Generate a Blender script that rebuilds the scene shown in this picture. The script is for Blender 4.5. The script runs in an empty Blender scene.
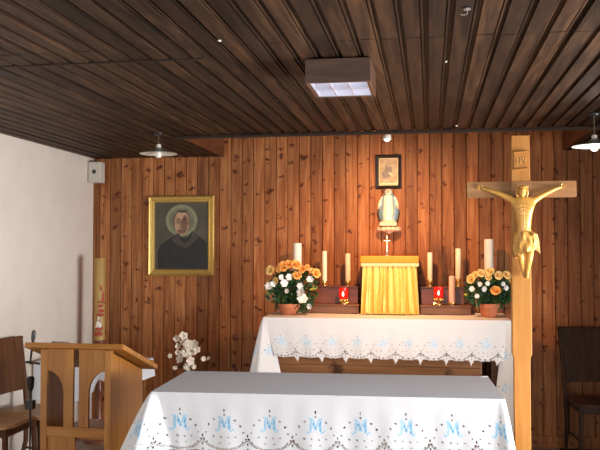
import bpy, bmesh, math, random
from mathutils import Vector, Matrix, noise
R = math.radians
PI = math.pi
rnd = random.Random(7)
sc = bpy.context.scene
col = sc.collection
EYE = 1.6
CEIL = 2.42
WALL = 6.8
LEFT = -2.98
RIGHT = 2.75
REAR = -2.6

# ------------------------------------------------------------------ materials
def mat(name):
    m = bpy.data.materials.new(name); m.use_nodes = True
    nt = m.node_tree; b = nt.nodes['Principled BSDF']
    return m, nt, b

def N(nt, t, **kw):
    n = nt.nodes.new(t)
    for k, v in kw.items():
        setattr(n, k, v)
    return n

def L(nt, a, b): nt.links.new(a, b)

def math_n(nt, op, a, b=None, c=None):
    n = N(nt, 'ShaderNodeMath', operation=op)
    for i, v in enumerate((a, b, c)):
        if v is None: continue
        if isinstance(v, (int, float)): n.inputs[i].default_value = v
        else: L(nt, v, n.inputs[i])
    return n.outputs[0]

def ramp(nt, fac, stops):
    r = N(nt, 'ShaderNodeValToRGB')
    el = r.color_ramp.elements
    while len(el) < len(stops): el.new(.5)
    for e, (p, c) in zip(el, stops):
        e.position = p; e.color = (*c, 1) if len(c) == 3 else c
    L(nt, fac, r.inputs[0])
    return r.outputs[0]

def mix(nt, fac, a, b, mode='MIX'):
    n = N(nt, 'ShaderNodeMix', data_type='RGBA', blend_type=mode)
    if isinstance(fac, (int, float)): n.inputs[0].default_value = fac
    else: L(nt, fac, n.inputs[0])
    for i, v in ((6, a), (7, b)):
        if isinstance(v, tuple): n.inputs[i].default_value = (*v, 1)
        else: L(nt, v, n.inputs[i])
    return n.outputs[2]

def plain(name, c, rough=.5, metal=0, noise_amt=.12, nscale=30, bump=0, emit=None, estr=0, trans=0, sss=0, coat=0):
    m, nt, b = mat(name)
    b.inputs['Roughness'].default_value = rough
    b.inputs['Metallic'].default_value = metal
    if coat: b.inputs['Coat Weight'].default_value = coat
    tc = N(nt, 'ShaderNodeTexCoord')
    nz = N(nt, 'ShaderNodeTexNoise'); nz.inputs['Scale'].default_value = nscale; nz.inputs['Detail'].default_value = 4
    L(nt, tc.outputs['Object'], nz.inputs['Vector'])
    lo = tuple(x * (1 - noise_amt) for x in c); hi = tuple(min(1, x * (1 + noise_amt)) for x in c)
    L(nt, ramp(nt, nz.outputs[0], [(.3, lo), (.7, hi)]), b.inputs['Base Color'])
    if bump:
        bp = N(nt, 'ShaderNodeBump'); bp.inputs['Strength'].default_value = bump; bp.inputs['Distance'].default_value = .01
        L(nt, nz.outputs[0], bp.inputs['Height']); L(nt, bp.outputs[0], b.inputs['Normal'])
    if emit:
        b.inputs['Emission Color'].default_value = (*emit, 1); b.inputs['Emission Strength'].default_value = estr
    if trans: b.inputs['Transmission Weight'].default_value = trans
    if sss:
        b.inputs['Subsurface Weight'].default_value = sss
        b.inputs['Subsurface Radius'].default_value = (.02, .012, .006)
    return m

def wood(name, stops, axis='Z', pitch=0, pitch_axis='X', knots=0, rough=.45, gs=34, stretch=14, var=.35, bump=.15, knot_col=(.05, .015, .006), coat=0, spec=.5, off=0.0):
    """grain along axis; with pitch > 0 each board of that width gets its own tone"""
    m, nt, b = mat(name)
    tc = N(nt, 'ShaderNodeTexCoord')
    sep = N(nt, 'ShaderNodeSeparateXYZ'); L(nt, tc.outputs['Object'], sep.inputs[0])
    ax = {'X': 0, 'Y': 1, 'Z': 2}
    comp = [sep.outputs[i] for i in range(3)]
    if pitch:
        pc = math_n(nt, 'ADD', comp[ax[pitch_axis]], off)
        idx = math_n(nt, 'FLOOR', math_n(nt, 'DIVIDE', pc, pitch))
        wn = N(nt, 'ShaderNodeTexWhiteNoise', noise_dimensions='1D'); L(nt, idx, wn.inputs['W'])
        rv = wn.outputs['Value']
    else:
        rv = None
    cmb = N(nt, 'ShaderNodeCombineXYZ')
    for i in range(3):
        v = comp[i]
        if i == ax[axis]:
            v = math_n(nt, 'DIVIDE', v, stretch)
            if rv is not None: v = math_n(nt, 'ADD', v, math_n(nt, 'MULTIPLY', rv, 7.0))
        elif rv is not None and i != ax[pitch_axis]:
            v = math_n(nt, 'ADD', v, math_n(nt, 'MULTIPLY', rv, 3.0))
        L(nt, v, cmb.inputs[i])
    nz = N(nt, 'ShaderNodeTexNoise'); nz.inputs['Scale'].default_value = gs; nz.inputs['Detail'].default_value = 5; nz.inputs['Distortion'].default_value = .8
    L(nt, cmb.outputs[0], nz.inputs['Vector'])
    c = ramp(nt, nz.outputs[0], stops)
    n2 = N(nt, 'ShaderNodeTexNoise'); n2.inputs['Scale'].default_value = 3.0; n2.inputs['Detail'].default_value = 2
    L(nt, cmb.outputs[0], n2.inputs['Vector'])
    c = mix(nt, .5, c, ramp(nt, n2.outputs[0], [(.3, (.62, .60, .58)), (.7, (1, 1, 1))]), 'MULTIPLY')
    if rv is not None:
        k = math_n(nt, 'ADD', math_n(nt, 'MULTIPLY', rv, var), 1 - var)
        cc = N(nt, 'ShaderNodeCombineColor')
        for i in range(3): L(nt, k, cc.inputs[i])
        c = mix(nt, 1.0, c, cc.outputs[0], 'MULTIPLY')
    if knots:
        kc = N(nt, 'ShaderNodeCombineXYZ')
        o = [i for i in range(3) if i not in (ax[axis], ax[pitch_axis])][0]
        L(nt, math_n(nt, 'MULTIPLY', comp[ax[pitch_axis]], 8.0), kc.inputs[0])
        L(nt, math_n(nt, 'ADD', math_n(nt, 'MULTIPLY', comp[ax[axis]], 8.0 * 1.15), math_n(nt, 'MULTIPLY', rv, 50.0) if rv is not None else 0), kc.inputs[1])
        vo = N(nt, 'ShaderNodeTexVoronoi', voronoi_dimensions='2D'); vo.inputs['Scale'].default_value = knots
        kn = N(nt, 'ShaderNodeTexNoise'); kn.inputs['Scale'].default_value = 2.2; kn.inputs['Detail'].default_value = 3
        L(nt, kc.outputs[0], kn.inputs['Vector'])
        vm = N(nt, 'ShaderNodeVectorMath', operation='SCALE'); vm.inputs['Scale'].default_value = 1.1; L(nt, kn.outputs['Color'], vm.inputs[0])
        va = N(nt, 'ShaderNodeVectorMath', operation='ADD'); L(nt, kc.outputs[0], va.inputs[0]); L(nt, vm.outputs[0], va.inputs[1])
        L(nt, va.outputs[0], vo.inputs['Vector'])
        sepc = N(nt, 'ShaderNodeSeparateColor'); L(nt, vo.outputs['Color'], sepc.inputs[0])
        rad = math_n(nt, 'MULTIPLY', math_n(nt, 'POWER', sepc.outputs[0], 2.4), .29)
        f = math_n(nt, 'SUBTRACT', 1.0, math_n(nt, 'DIVIDE', vo.outputs['Distance'], math_n(nt, 'ADD', rad, .02)))
        f = ramp(nt, f, [(0, (0, 0, 0)), (.25, (.5, .5, .5)), (.7, (.95, .95, .95))])
        c = mix(nt, f, c, knot_col)
    L(nt, c, b.inputs['Base Color'])
    b.inputs['Roughness'].default_value = rough
    b.inputs['Specular IOR Level'].default_value = spec
    if coat: b.inputs['Coat Weight'].default_value = coat; b.inputs['Coat Roughness'].default_value = .25
    if bump:
        bp = N(nt, 'ShaderNodeBump'); bp.inputs['Strength'].default_value = bump; bp.inputs['Distance'].default_value = .004
        L(nt, nz.outputs[0], bp.inputs['Height']); L(nt, bp.outputs[0], b.inputs['Normal'])
    return m

BP = .101   # wall board pitch
CP = .090   # ceiling board pitch
M = {}
M['wallwood'] = wood('pine_panelling', [(.28, (.30, .098, .032)), (.5, (.48, .180, .062)), (.72, (.64, .30, .115))], 'Z', BP, 'X', knots=1.25, rough=.5, spec=.25, var=.50, knot_col=(.075, .014, .005), off=10.0)
M['ceilwood'] = wood('dark_stained_planks', [(.28, (.020, .009, .0045)), (.5, (.057, .027, .0135)), (.74, (.140, .071, .036))], 'Y', CP, 'X', knots=0, rough=.6, spec=.25, gs=30, var=.65, knot_col=(.01, .006, .004), off=10.0)
M['beam'] = plain('dark_beam', (.022, .011, .006), .95, nscale=12)
M['recess'] = wood('recess_boards', [(.28, (.09, .030, .012)), (.5, (.14, .05, .02)), (.74, (.20, .08, .03))], 'Y', rough=.5)
M['plaster'] = plain('cream_plaster', (.72, .655, .59), .85, noise_amt=.04, nscale=5, bump=.05)
M['lectern'] = wood('honey_oak', [(.25, (.29, .105, .014)), (.5, (.41, .165, .026)), (.75, (.51, .23, .048))], 'Z', rough=.38, gs=26, coat=.1)
M['lectern_x'] = wood('honey_oak_crosswise', [(.25, (.30, .11, .015)), (.5, (.42, .17, .028)), (.75, (.52, .24, .05))], 'X', rough=.36, gs=26, coat=.1)
M['cross'] = wood('pale_pine', [(.25, (.36, .140, .027)), (.5, (.46, .195, .042)), (.75, (.55, .265, .070))], 'Z', rough=.45, gs=22, spec=.3)
M['cross_x'] = wood('pine_crosswise', [(.25, (.28, .13, .050)), (.5, (.38, .195, .080)), (.75, (.47, .26, .12))], 'X', rough=.5, gs=22, spec=.25)
M['carved'] = plain('gilded_limewood', (.62, .32, .070), .36, metal=.15, nscale=60, bump=.1)
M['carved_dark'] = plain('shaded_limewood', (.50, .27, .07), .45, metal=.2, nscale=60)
M['altarwood'] = wood('altar_oak', [(.25, (.17, .065, .022)), (.5, (.27, .11, .036)), (.75, (.36, .16, .06))], 'X', rough=.4, gs=20, knots=.5, pitch=.5, pitch_axis='Z', var=.1)
M['redwood'] = wood('mahogany_stain', [(.25, (.11, .032, .016)), (.5, (.20, .062, .030)), (.75, (.28, .10, .05))], 'X', rough=.35, gs=20)
M['stepwood'] = wood('shelf_wood', [(.25, (.13, .055, .025)), (.5, (.21, .095, .045)), (.75, (.29, .14, .07))], 'X', rough=.4, gs=20)
M['chairwood'] = wood('brown_chair_wood', [(.25, (.075, .030, .013)), (.5, (.12, .050, .022)), (.75, (.17, .075, .034))], 'Z', rough=.55, gs=26, spec=.2)
M['darkchair'] = wood('very_dark_chair_wood', [(.25, (.022, .010, .006)), (.5, (.038, .017, .010)), (.75, (.058, .028, .016))], 'Z', rough=.6, gs=26, spec=.2)  # chair wood again, with the dim right corner's shade put into its colour
M['seatwood'] = wood('light_seat_ply', [(.25, (.40, .20, .085)), (.5, (.55, .30, .14)), (.75, (.66, .40, .20))], 'Y', rough=.4, gs=20, spec=.35)
M['darkseat'] = wood('dark_seat_ply', [(.25, (.03, .013, .008)), (.5, (.05, .022, .012)), (.75, (.07, .032, .018))], 'Y', rough=.6, spec=.2, gs=20)  # seat of the same chair, corner shade put into the colour
M['cloth'] = plain('white_linen', (.72, .745, .80), .85, noise_amt=.02, nscale=200, bump=.05)
M['clothcream'] = plain('warm_linen', (.76, .76, .77), .85, noise_amt=.02, nscale=200, bump=.05)
M['blue'] = plain('pale_blue_thread', (.33, .58, .80), .6, noise_amt=.2, nscale=300)
M['deepblue'] = plain('blue_thread', (.10, .33, .62), .6, noise_amt=.2, nscale=300)
M['paleblue'] = plain('faint_blue_thread', (.64, .76, .87), .7, noise_amt=.1, nscale=300)
M['stitch'] = plain('grey_stitching', (.30, .29, .30), .8)
M['gold'] = plain('gilt_frame', (.62, .42, .12), .38, metal=.55, nscale=40, bump=.2)
M['brass'] = plain('polished_brass', (.80, .55, .20), .25, metal=.9)
M['black'] = plain('black_lacquer', (.012, .010, .009), .4)
M['blackmetal'] = plain('black_metal', (.02, .02, .022), .35, metal=.3)
M['wax'] = plain('ivory_wax', (.84, .76, .56), .5, noise_amt=.04, sss=.15)
M['waxwhite'] = plain('white_wax', (.86, .82, .72), .5, noise_amt=.03, sss=.15)
M['pinkwax'] = plain('pink_wax', (.90, .56, .47), .5, noise_amt=.05, sss=.15)
M['oldwax'] = plain('old_beeswax', (.42, .27, .08), .45, noise_amt=.1, nscale=12)
M['waxred'] = plain('red_wax_relief', (.42, .05, .03), .5)
M['terracotta'] = plain('terracotta', (.48, .16, .07), .7, nscale=20)
M['leaf'] = plain('dark_green_leaf', (.022, .075, .022), .45, noise_amt=.5, nscale=25)
M['leafyellow'] = plain('yellowing_leaf', (.50, .52, .08), .5, noise_amt=.3)
M['rose_o'] = plain('apricot_petal', (.90, .46, .12), .6, noise_amt=.12, nscale=40)
M['rose_y'] = plain('cream_yellow_petal', (.90, .66, .26), .6, noise_amt=.1, nscale=40)
M['petalwhite'] = plain('white_petal', (.85, .86, .84), .6, noise_amt=.04)
M['petalcream'] = plain('cream_petal', (.84, .74, .62), .6, noise_amt=.06)
M['stem'] = plain('brown_green_stem', (.07, .06, .025), .6)
M['curtain'] = plain('gold_satin', (.78, .58, .15), .36, metal=.1, noise_amt=.10, nscale=45)
M['orange'] = plain('orange_varnished_board', (.80, .27, .015), .5, noise_amt=.08, nscale=15)
M['redglass'] = plain('ruby_glass', (.75, .01, .01), .15, noise_amt=.02, trans=.35, emit=(1, .02, .01), estr=.35)
M['flame'] = plain('flame', (1, .5, .3), .5, emit=(1, .35, .22), estr=7)
M['bulb'] = plain('lit_bulb', (1, .98, .95), .4, emit=(1, .98, .95), estr=2.2)
M['bulboff'] = plain('frosted_bulb', (.8, .78, .72), .3)
M['enamel'] = plain('pale_enamel', (.80, .79, .72), .3, noise_amt=.03)
M['enamelgreen'] = plain('grey_green_enamel', (.30, .33, .29), .35, noise_amt=.05)
M['louvre'] = plain('polished_louvre', (.60, .60, .68), .3, metal=.6, noise_amt=.02)
M['tube'] = plain('fluorescent_tube', (1, 1, 1), .4, emit=(.86, .88, 1.0), estr=1.3)
M['boxwood'] = wood('lamp_box_veneer', [(.25, (.050, .024, .014)), (.5, (.088, .044, .027)), (.75, (.13, .070, .045))], 'X', rough=.4, gs=40)
M['speaker'] = plain('off_white_plastic', (.60, .57, .50), .5, noise_amt=.03)
M['grille'] = plain('dark_mesh', (.05, .05, .05), .6)
M['steel'] = plain('brushed_steel', (.55, .56, .58), .3, metal=.8)
M['glass'] = plain('clear_glass', (.95, .97, .97), .05, noise_amt=0, trans=1)
M['canvas'] = plain('olive_canvas', (.075, .066, .045), .35, noise_amt=.25, nscale=9)
M['halo'] = plain('pale_halo_paint', (.24, .25, .15), .4, noise_amt=.15, nscale=14)
M['haloin'] = plain('inner_halo_paint', (.17, .17, .105), .4, noise_amt=.2, nscale=14)
M['skinlight'] = plain('painted_skin_highlight', (.52, .33, .21), .4)
M['skin'] = plain('painted_skin', (.42, .25, .15), .4, noise_amt=.2, nscale=40)
M['skindark'] = plain('painted_skin_shadow', (.20, .10, .06), .4)
M['robe'] = plain('painted_dark_robe', (.010, .010, .011), .35, noise_amt=.4, nscale=12)
M['hair'] = plain('painted_grey_hair', (.06, .05, .04), .5)
M['print'] = plain('sepia_print', (.42, .33, .20), .5, noise_amt=.3, nscale=22)
M['printdark'] = plain('sepia_print_dark', (.20, .17, .16), .5, noise_amt=.3, nscale=30)
M['mount'] = plain('cream_mount', (.70, .55, .30), .5)
M['plasterwhite'] = plain('painted_plaster_white', (.78, .72, .60), .5, noise_amt=.06)
M['plasterblue'] = plain('painted_plaster_blue', (.20, .36, .45), .5, noise_amt=.12, nscale=25)
M['plasterskin'] = plain('painted_plaster_skin', (.70, .42, .30), .5)
M['bracket'] = plain('cream_plaster_cloud', (.72, .55, .38), .55, noise_amt=.1, nscale=30)
M['silver'] = plain('silvered_metal', (.72, .70, .64), .25, metal=.8)
M['carpet'] = plain('dark_carpet', (.022, .018, .018), .95, nscale=120, bump=.4)
M['twig'] = plain('dried_twig', (.16, .09, .06), .7)
M['redbook'] = plain('dark_red_cloth_cover', (.16, .03, .02), .6)
M['paper'] = plain('paper', (.8, .77, .68), .8)
M['daylight'] = plain('daylight_window', (.9, .95, 1), .5, emit=(.92, .96, 1.0), estr=1.5)

def floor_mat():
    m, nt, b = mat('beige_stone_tiles')
    tc = N(nt, 'ShaderNodeTexCoord')
    br = N(nt, 'ShaderNodeTexBrick'); br.offset = 0
    br.inputs['Scale'].default_value = 1; br.inputs['Brick Width'].default_value = .4; br.inputs['Row Height'].default_value = .4
    br.inputs['Mortar Size'].default_value = .004
    br.inputs['Color1'].default_value = (.34, .27, .20, 1); br.inputs['Color2'].default_value = (.30, .24, .18, 1); br.inputs['Mortar'].default_value = (.14, .11, .08, 1)
    L(nt, tc.outputs['Object'], br.inputs['Vector']); L(nt, br.outputs[0], b.inputs['Base Color'])
    b.inputs['Roughness'].default_value = .45
    return m
M['floor'] = floor_mat()

# ------------------------------------------------------------------ mesh helpers
class MB:
    def __init__(s): s.v = []; s.f = []; s.m = []
    def add(s, vs, fs, mi=0):
        o = len(s.v); s.v += [tuple(v) for v in vs]
        for f in fs: s.f.append(tuple(i + o for i in f)); s.m.append(mi)
        return s
    def box(s, x0, x1, y0, y1, z0, z1, mi=0, mtx=None):
        vs = [Vector((x, y, z)) for z in (z0, z1) for y in (y0, y1) for x in (x0, x1)]
        if mtx: vs = [mtx @ v for v in vs]
        return s.add(vs, [(0, 2, 3, 1), (4, 5, 7, 6), (0, 1, 5, 4), (2, 6, 7, 3), (0, 4, 6, 2), (1, 3, 7, 5)], mi)
    def lathe(s, prof, c=(0, 0, 0), n=24, mi=0, mtx=None, sx=1, sy=1, caps=True):
        vs = []
        for r, z in prof:
            for k in range(n):
                a = 2 * PI * k / n
                v = Vector((math.cos(a) * r * sx, math.sin(a) * r * sy, z))
                if mtx: v = mtx @ v
                vs.append(v + Vector(c))
        fs = []
        for i in range(len(prof) - 1):
            for k in range(n):
                a = i * n + k; b = i * n + (k + 1) % n
                fs.append((a, b, b + n, a + n))
        if caps:
            fs.append(tuple(range(n))[::-1]); fs.append(tuple(range((len(prof) - 1) * n, len(prof) * n)))
        return s.add(vs, fs, mi)
    def tube(s, pts, r, n=8, mi=0, caps=True):
        pts = [Vector(p) for p in pts]
        rs = r if isinstance(r, (list, tuple)) else [r] * len(pts)
        vs = []
        up = Vector((0, 0, 1))
        prev = None
        for i, p in enumerate(pts):
            d = (pts[min(i + 1, len(pts) - 1)] - pts[max(i - 1, 0)]).normalized()
            if prev is None:
                a = up if abs(d.z) < .9 else Vector((1, 0, 0))
                x = d.cross(a).normalized()
            else:
                x = (prev - d * prev.dot(d)).normalized()
            prev = x
            y = d.cross(x)
            for k in range(n):
                t = 2 * PI * k / n
                vs.append(p + (x * math.cos(t) + y * math.sin(t)) * rs[i])
        fs = []
        for i in range(len(pts) - 1):
            for k in range(n):
                a = i * n + k; b = i * n + (k + 1) % n
                fs.append((a, b, b + n, a + n))
        if caps:
            fs.append(tuple(range(n))[::-1]); fs.append(tuple(range((len(pts) - 1) * n, len(pts) * n)))
        return s.add(vs, fs, mi)
    def prism(s, poly, y0, y1, mi=0, plane='XZ', mtx=None):
        n = len(poly)
        def P(a, b, d):
            v = Vector((a, d, b)) if plane == 'XZ' else (Vector((d, a, b)) if plane == 'YZ' else Vector((a, b, d)))
            return mtx @ v if mtx else v
        vs = [P(a, b, y0) for a, b in poly] + [P(a, b, y1) for a, b in poly]
        fs = [tuple(range(n)), tuple(range(n, 2 * n))[::-1]] + [(i, i + n, (i + 1) % n + n, (i + 1) % n) for i in range(n)]
        return s.add(vs, fs, mi)
    def ball(s, c, r, n=12, mi=0, sc=(1, 1, 1)):
        prof = [(math.sin(PI * i / n) * r + 1e-5, -math.cos(PI * i / n) * r * sc[2]) for i in range(n + 1)]
        return s.lathe(prof, c, n * 2 if n < 8 else n + 4, mi, sx=sc[0], sy=sc[1])
    def build(s, name, mats, parent=None, loc=(0, 0, 0), rz=0, smooth=False, bevel=0, rot=None, weld=False, sub=0, solid=0):
        me = bpy.data.meshes.new(name)
        me.from_pydata(s.v, [], s.f); me.update()
        if not isinstance(mats, (list, tuple)): mats = [mats]
        for m in mats: me.materials.append(m)
        for p, mi in zip(me.polygons, s.m): p.material_index = mi
        bm = bmesh.new(); bm.from_mesh(me)
        if weld: bmesh.ops.remove_doubles(bm, verts=bm.verts, dist=1e-5)
        if weld != 'keep': bmesh.ops.recalc_face_normals(bm, faces=bm.faces)
        bm.to_mesh(me); bm.free()
        o = bpy.data.objects.new(name, me); col.objects.link(o)
        if parent: o.parent = parent
        o.location = loc; o.rotation_euler = rot if rot else (0, 0, rz)
        if smooth:
            for p in me.polygons: p.use_smooth = True
            try: me.set_sharp_from_angle(angle=R(40))
            except Exception: pass
        if solid:
            md = o.modifiers.new('s', 'SOLIDIFY'); md.thickness = solid
        if bevel:
            md = o.modifiers.new('b', 'BEVEL'); md.width = bevel; md.segments = 2; md.limit_method = 'ANGLE'; md.angle_limit = R(40)
        if sub:
            md = o.modifiers.new('u', 'SUBSURF'); md.levels = sub; md.render_levels = sub
        return o

def thing(name, label, cat, loc=(0, 0, 0), rz=0, group=None):
    o = bpy.data.objects.new(name, None); col.objects.link(o)
    o.empty_display_size = .1
    o.location = loc; o.rotation_euler = (0, 0, rz)
    return tag(o, label, cat, group)
def tag(o, label, cat, group=None):
    o['label'] = label; o['category'] = cat
    if group: o['group'] = group
    return o
def struct(o): o['kind'] = 'structure'; return o
def dup(root, loc, label, rz=None, group=None):
    def cp(o, par):
        c = o.copy(); col.objects.link(c); c.parent = par
        for ch in kids.get(o, ()): cp(ch, c)
        return c
    kids = {}
    for o in list(col.objects):
        if o.parent: kids.setdefault(o.parent, []).append(o)
    r = cp(root, None); r.location = loc; r['label'] = label
    if rz is not None: r.rotation_euler = (0, 0, rz)
    if group: r['group'] = group
    return r

# ------------------------------------------------------------------ camera
f_px = 800.0
ph = math.atan(25 / f_px); th = math.atan(130 / f_px * math.cos(ph))
cam = bpy.data.cameras.new('camera'); cam.sensor_width = 36; cam.lens = 36 * f_px / 600
cam.clip_start = .05
co = bpy.data.objects.new('camera', cam); col.objects.link(co)
co.location = (0, 0, EYE); co.rotation_euler = (PI / 2 + ph, 0, th)
sc.camera = co
def at(px, py, D):
    """world point seen at photo pixel (px,py) at depth y = D"""
    a = (px - 300) / f_px; b = -(py - 225) / f_px
    f = Vector((-math.sin(th) * math.cos(ph), math.cos(th) * math.cos(ph), math.sin(ph)))
    r = Vector((math.cos(th), math.sin(th), 0)); u = r.cross(f)
    d = f + a * r + b * u
    return Vector((0, 0, EYE)) + d * (D / d.y)

# ------------------------------------------------------------------ room shell
# cut-out of the ceiling in front of the altar wall
CX0, CX1, CY0, CTOP = -1.80, 1.10, 5.56, CEIL + .22
b = MB().box(LEFT - .1, RIGHT + .1, REAR - .1, WALL + .1, -.1, 0)
struct(b.build('floor', M['floor']))
b = MB().box(LEFT - .1, LEFT, REAR - .1, WALL + .12, 0, CEIL + .3)
struct(b.build('wall_left', M['plaster']))
# right wall with window opening
WY0, WY1, WZ0, WZ1 = 2.1, 4.3, .45, 1.55
b = MB().box(RIGHT, RIGHT + .1, REAR, WY0, 0, CEIL + .3).box(RIGHT, RIGHT + .1, WY1, WALL + .12, 0, CEIL + .3)
b.box(RIGHT, RIGHT + .1, WY0, WY1, 0, WZ0).box(RIGHT, RIGHT + .1, WY0, WY1, WZ1, CEIL + .3)
struct(b.build('wall_right', M['plaster']))
RX0, RX1 = -2.2, 1.4
b = MB().box(LEFT, RX0, REAR - .1, REAR, 0, CEIL + .3).box(RX1, RIGHT, REAR - .1, REAR, 0, CEIL + .3)
b.box(RX0, RX1, REAR - .1, REAR, 0, .9).box(RX0, RX1, REAR - .1, REAR, 2.1, CEIL + .3)
struct(b.build('wall_rear', M['plaster']))
def window(name, along, c, a0, a1, z0, z1, n):
    m = MB()
    def bar(p0, p1, q0, q1):
        if along == 'X': m.box(p0, p1, c - .02, c + .02, q0, q1)
        else: m.box(c - .02, c + .02, p0, p1, q0, q1)
    bar(a0, a1, z0, z0 + .06); bar(a0, a1, z1 - .06, z1)
    for i in range(n + 1):
        x = a0 + (a1 - a0 - .05) * i / n
        bar(x, x + .05, z0, z1)
    fr = struct(m.build(name, M['enamel']))
    g = MB()
    if along == 'X': g.box(a0 + .02, a1 - .02, c - .045, c - .035, z0 + .02, z1 - .02)
    else: g.box(c + .035, c + .045, a0 + .02, a1 - .02, z0 + .02, z1 - .02)
    g.build('window_pane', M['daylight'], fr)
window('window_1', 'Y', RIGHT + .04, WY0, WY1, WZ0, WZ1, 3)
window('window_2', 'X', REAR - .04, RX0, RX1, .9, 2.1, 4)

# back wall: real tongue-and-groove boards
b = MB()
b.box(LEFT, RIGHT, WALL + .02, WALL + .12, 0, CTOP + .1)
i0 = math.floor((LEFT + 10.0) / BP); x = i0 * BP - 10.0
while x < RIGHT:
    x0 = max(x + .0024, LEFT); x1 = min(x + BP - .0024, RIGHT)
    if x1 - x0 > .01:
        b.prism([(x0, WALL + .02), (x0, WALL + .004), (x0 + .003, WALL), (x1 - .003, WALL), (x1, WALL + .004), (x1, WALL + .02)], 0, CTOP + .1, plane='XY')
    x += BP
struct(b.build('wall_back', M['wallwood']))
b = MB().box(LEFT + .01, RIGHT - .01, WALL - .022, WALL - .001, 0, .09).box(LEFT + .01, RIGHT - .01, WALL - .03, WALL - .001, 0, .02)
struct(b.build('baseboard_back', M['wallwood'], bevel=.004))
# corner strip left
b = MB().box(LEFT + .001, LEFT + .022, WALL - .022, WALL - .001, .09, CEIL - .002)
struct(b.build('trim_2', M['wallwood']))

# ceiling planks (board on board), running towards the altar wall
b = MB()
def plank_strip(x0, x1, y0, y1, zb, zt, mi=0):
    if x1 - x0 > .002: b.box(x0, x1, y0, y1, zb, zt, mi)
for (sx0, sx1, ey) in ((LEFT, CX0, WALL), (CX0, CX1, CY0), (CX1, RIGHT, WALL)):
    plank_strip(sx0, sx1, REAR, ey, CEIL + .014, CEIL + .04)
    k = math.floor((sx0 + 10.0) / CP)
    while k * CP - 10.0 < sx1:
        xx = k * CP - 10.0
        rr = random.Random(k)
        a0 = xx + .010; a1 = xx + CP - .016 - rr.random() * .008
        dz = rr.uniform(-.003, .002)
        js = 3.1
        for (ya, yb) in ((REAR, js - .001), (js + .001, ey)):
            zz = CEIL + dz + (rr.uniform(-.002, .002))
            plank_strip(max(a0, sx0), min(a1, sx1), ya, yb, zz, CEIL + .015)
            # thin bead beside each plank
            plank_strip(max(a1 + .006, sx0), min(a1 + .013, sx1), ya, yb, CEIL + .004, CEIL + .015)
        k += 1
struct(b.build('ceiling', M['ceilwood']))
b = MB().box(LEFT + .002, -.95, 3.28, 3.288, CEIL - .006, CEIL + .012)
struct(b.build('trim_4', M['beam']))
b = MB()
b.box(CX0 + .001, CX0 + .02, CY0 + .001, WALL - .001, CEIL - .001, CTOP)
b.box(CX1 - .02, CX1 - .001, CY0 + .001, WALL - .001, CEIL - .001, CTOP)
b.box(CX0 - .02, CX1 + .02, CY0 - .02, CY0, CEIL + .012, CTOP)
b.box(CX0 - .02, CX1 + .02, CY0 - .02, WALL + .01, CTOP, CTOP + .02)
struct(b.build('trim_1', M['recess']))
b = MB().box(CX0 - .02, RIGHT - .01, CY0 - .065, CY0 - .0, CEIL - .018, CEIL - .002)
struct(b.build('trim_3', M['beam'], bevel=.002))

# dark carpet in the right corner
b = MB().box(1.02, RIGHT - .05, 5.3, 6.74, .0005, .006)
tag(b.build('carpet', M['carpet']), 'dark carpet under the chair by the right end of the panelled wall', 'carpet')

# ------------------------------------------------------------------ embroidered cloths
def seg_d(px, py, a, b_):
    ax, ay = a; bx, by = b_
    dx, dy = bx - ax, by - ay
    t = max(0, min(1, ((px - ax) * dx + (py - ay) * dy) / (dx * dx + dy * dy + 1e-9)))
    return math.hypot(px - ax - t * dx, py - ay - t * dy)
MST = [((-8.5, 6.2), (-7, 7.4), 1.0), ((-7, 7.4), (-5, 5.5), 1.0), ((-5, 5.5), (-4.2, -6), 1.3), ((-5.6, -6.6), (-3.6, -6.6), .9), ((-3.9, -6.3), (.2, 3.2), 1.9), ((.2, 3.2), (4.0, -6.4), 1.1),
       ((3.4, -6.6), (6, -6.8), .9), ((4.4, -6), (4.8, 4.6), 1.9), ((4.8, 4.6), (6.4, 7.2), 1.2), ((6.4, 7.2), (8.6, 5.6), 1.0)]
HOLES = [(0, -13, .8, 1.8, 0), (0, -8.4, 1.6, .6, 0), (-10.5, -3.8, 1.6, .75, .5), (10.5, -3, 1.7, .7, .0),
         (-16, 1.4, 1.1, 1.4, 0), (15.8, 2.5, 1.1, 1.4, 0), (-11.3, 12.8, 1.6, .7, .5), (-3.4, 13.3, 1.3, .7, .8), (3.6, 13.8, 1.3, .7, .8), (10.8, 13.3, 1.5, .7, -.4),
         (-4.7, 19.4, 1.2, .8, .3), (4.7, 19.4, 1.2, .8, -.3),
         (22.75, 12, .9, 1.9, 0), (21.0, 15.6, 1.0, 1.3, .3), (24.5, 15.6, 1.0, 1.3, -.3), (18.6, 9, 1.3, .7, -.5), (26.6, 9, 1.3, .7, .5), (18.0, 18.5, 1.3, .9, .6), (27.4, 18.5, 1.3, .9, -.6), (22.75, 20, 1.1, 1.5, 0), (22.75, 25.5, 1.0, 1.4, 0)]
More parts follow.
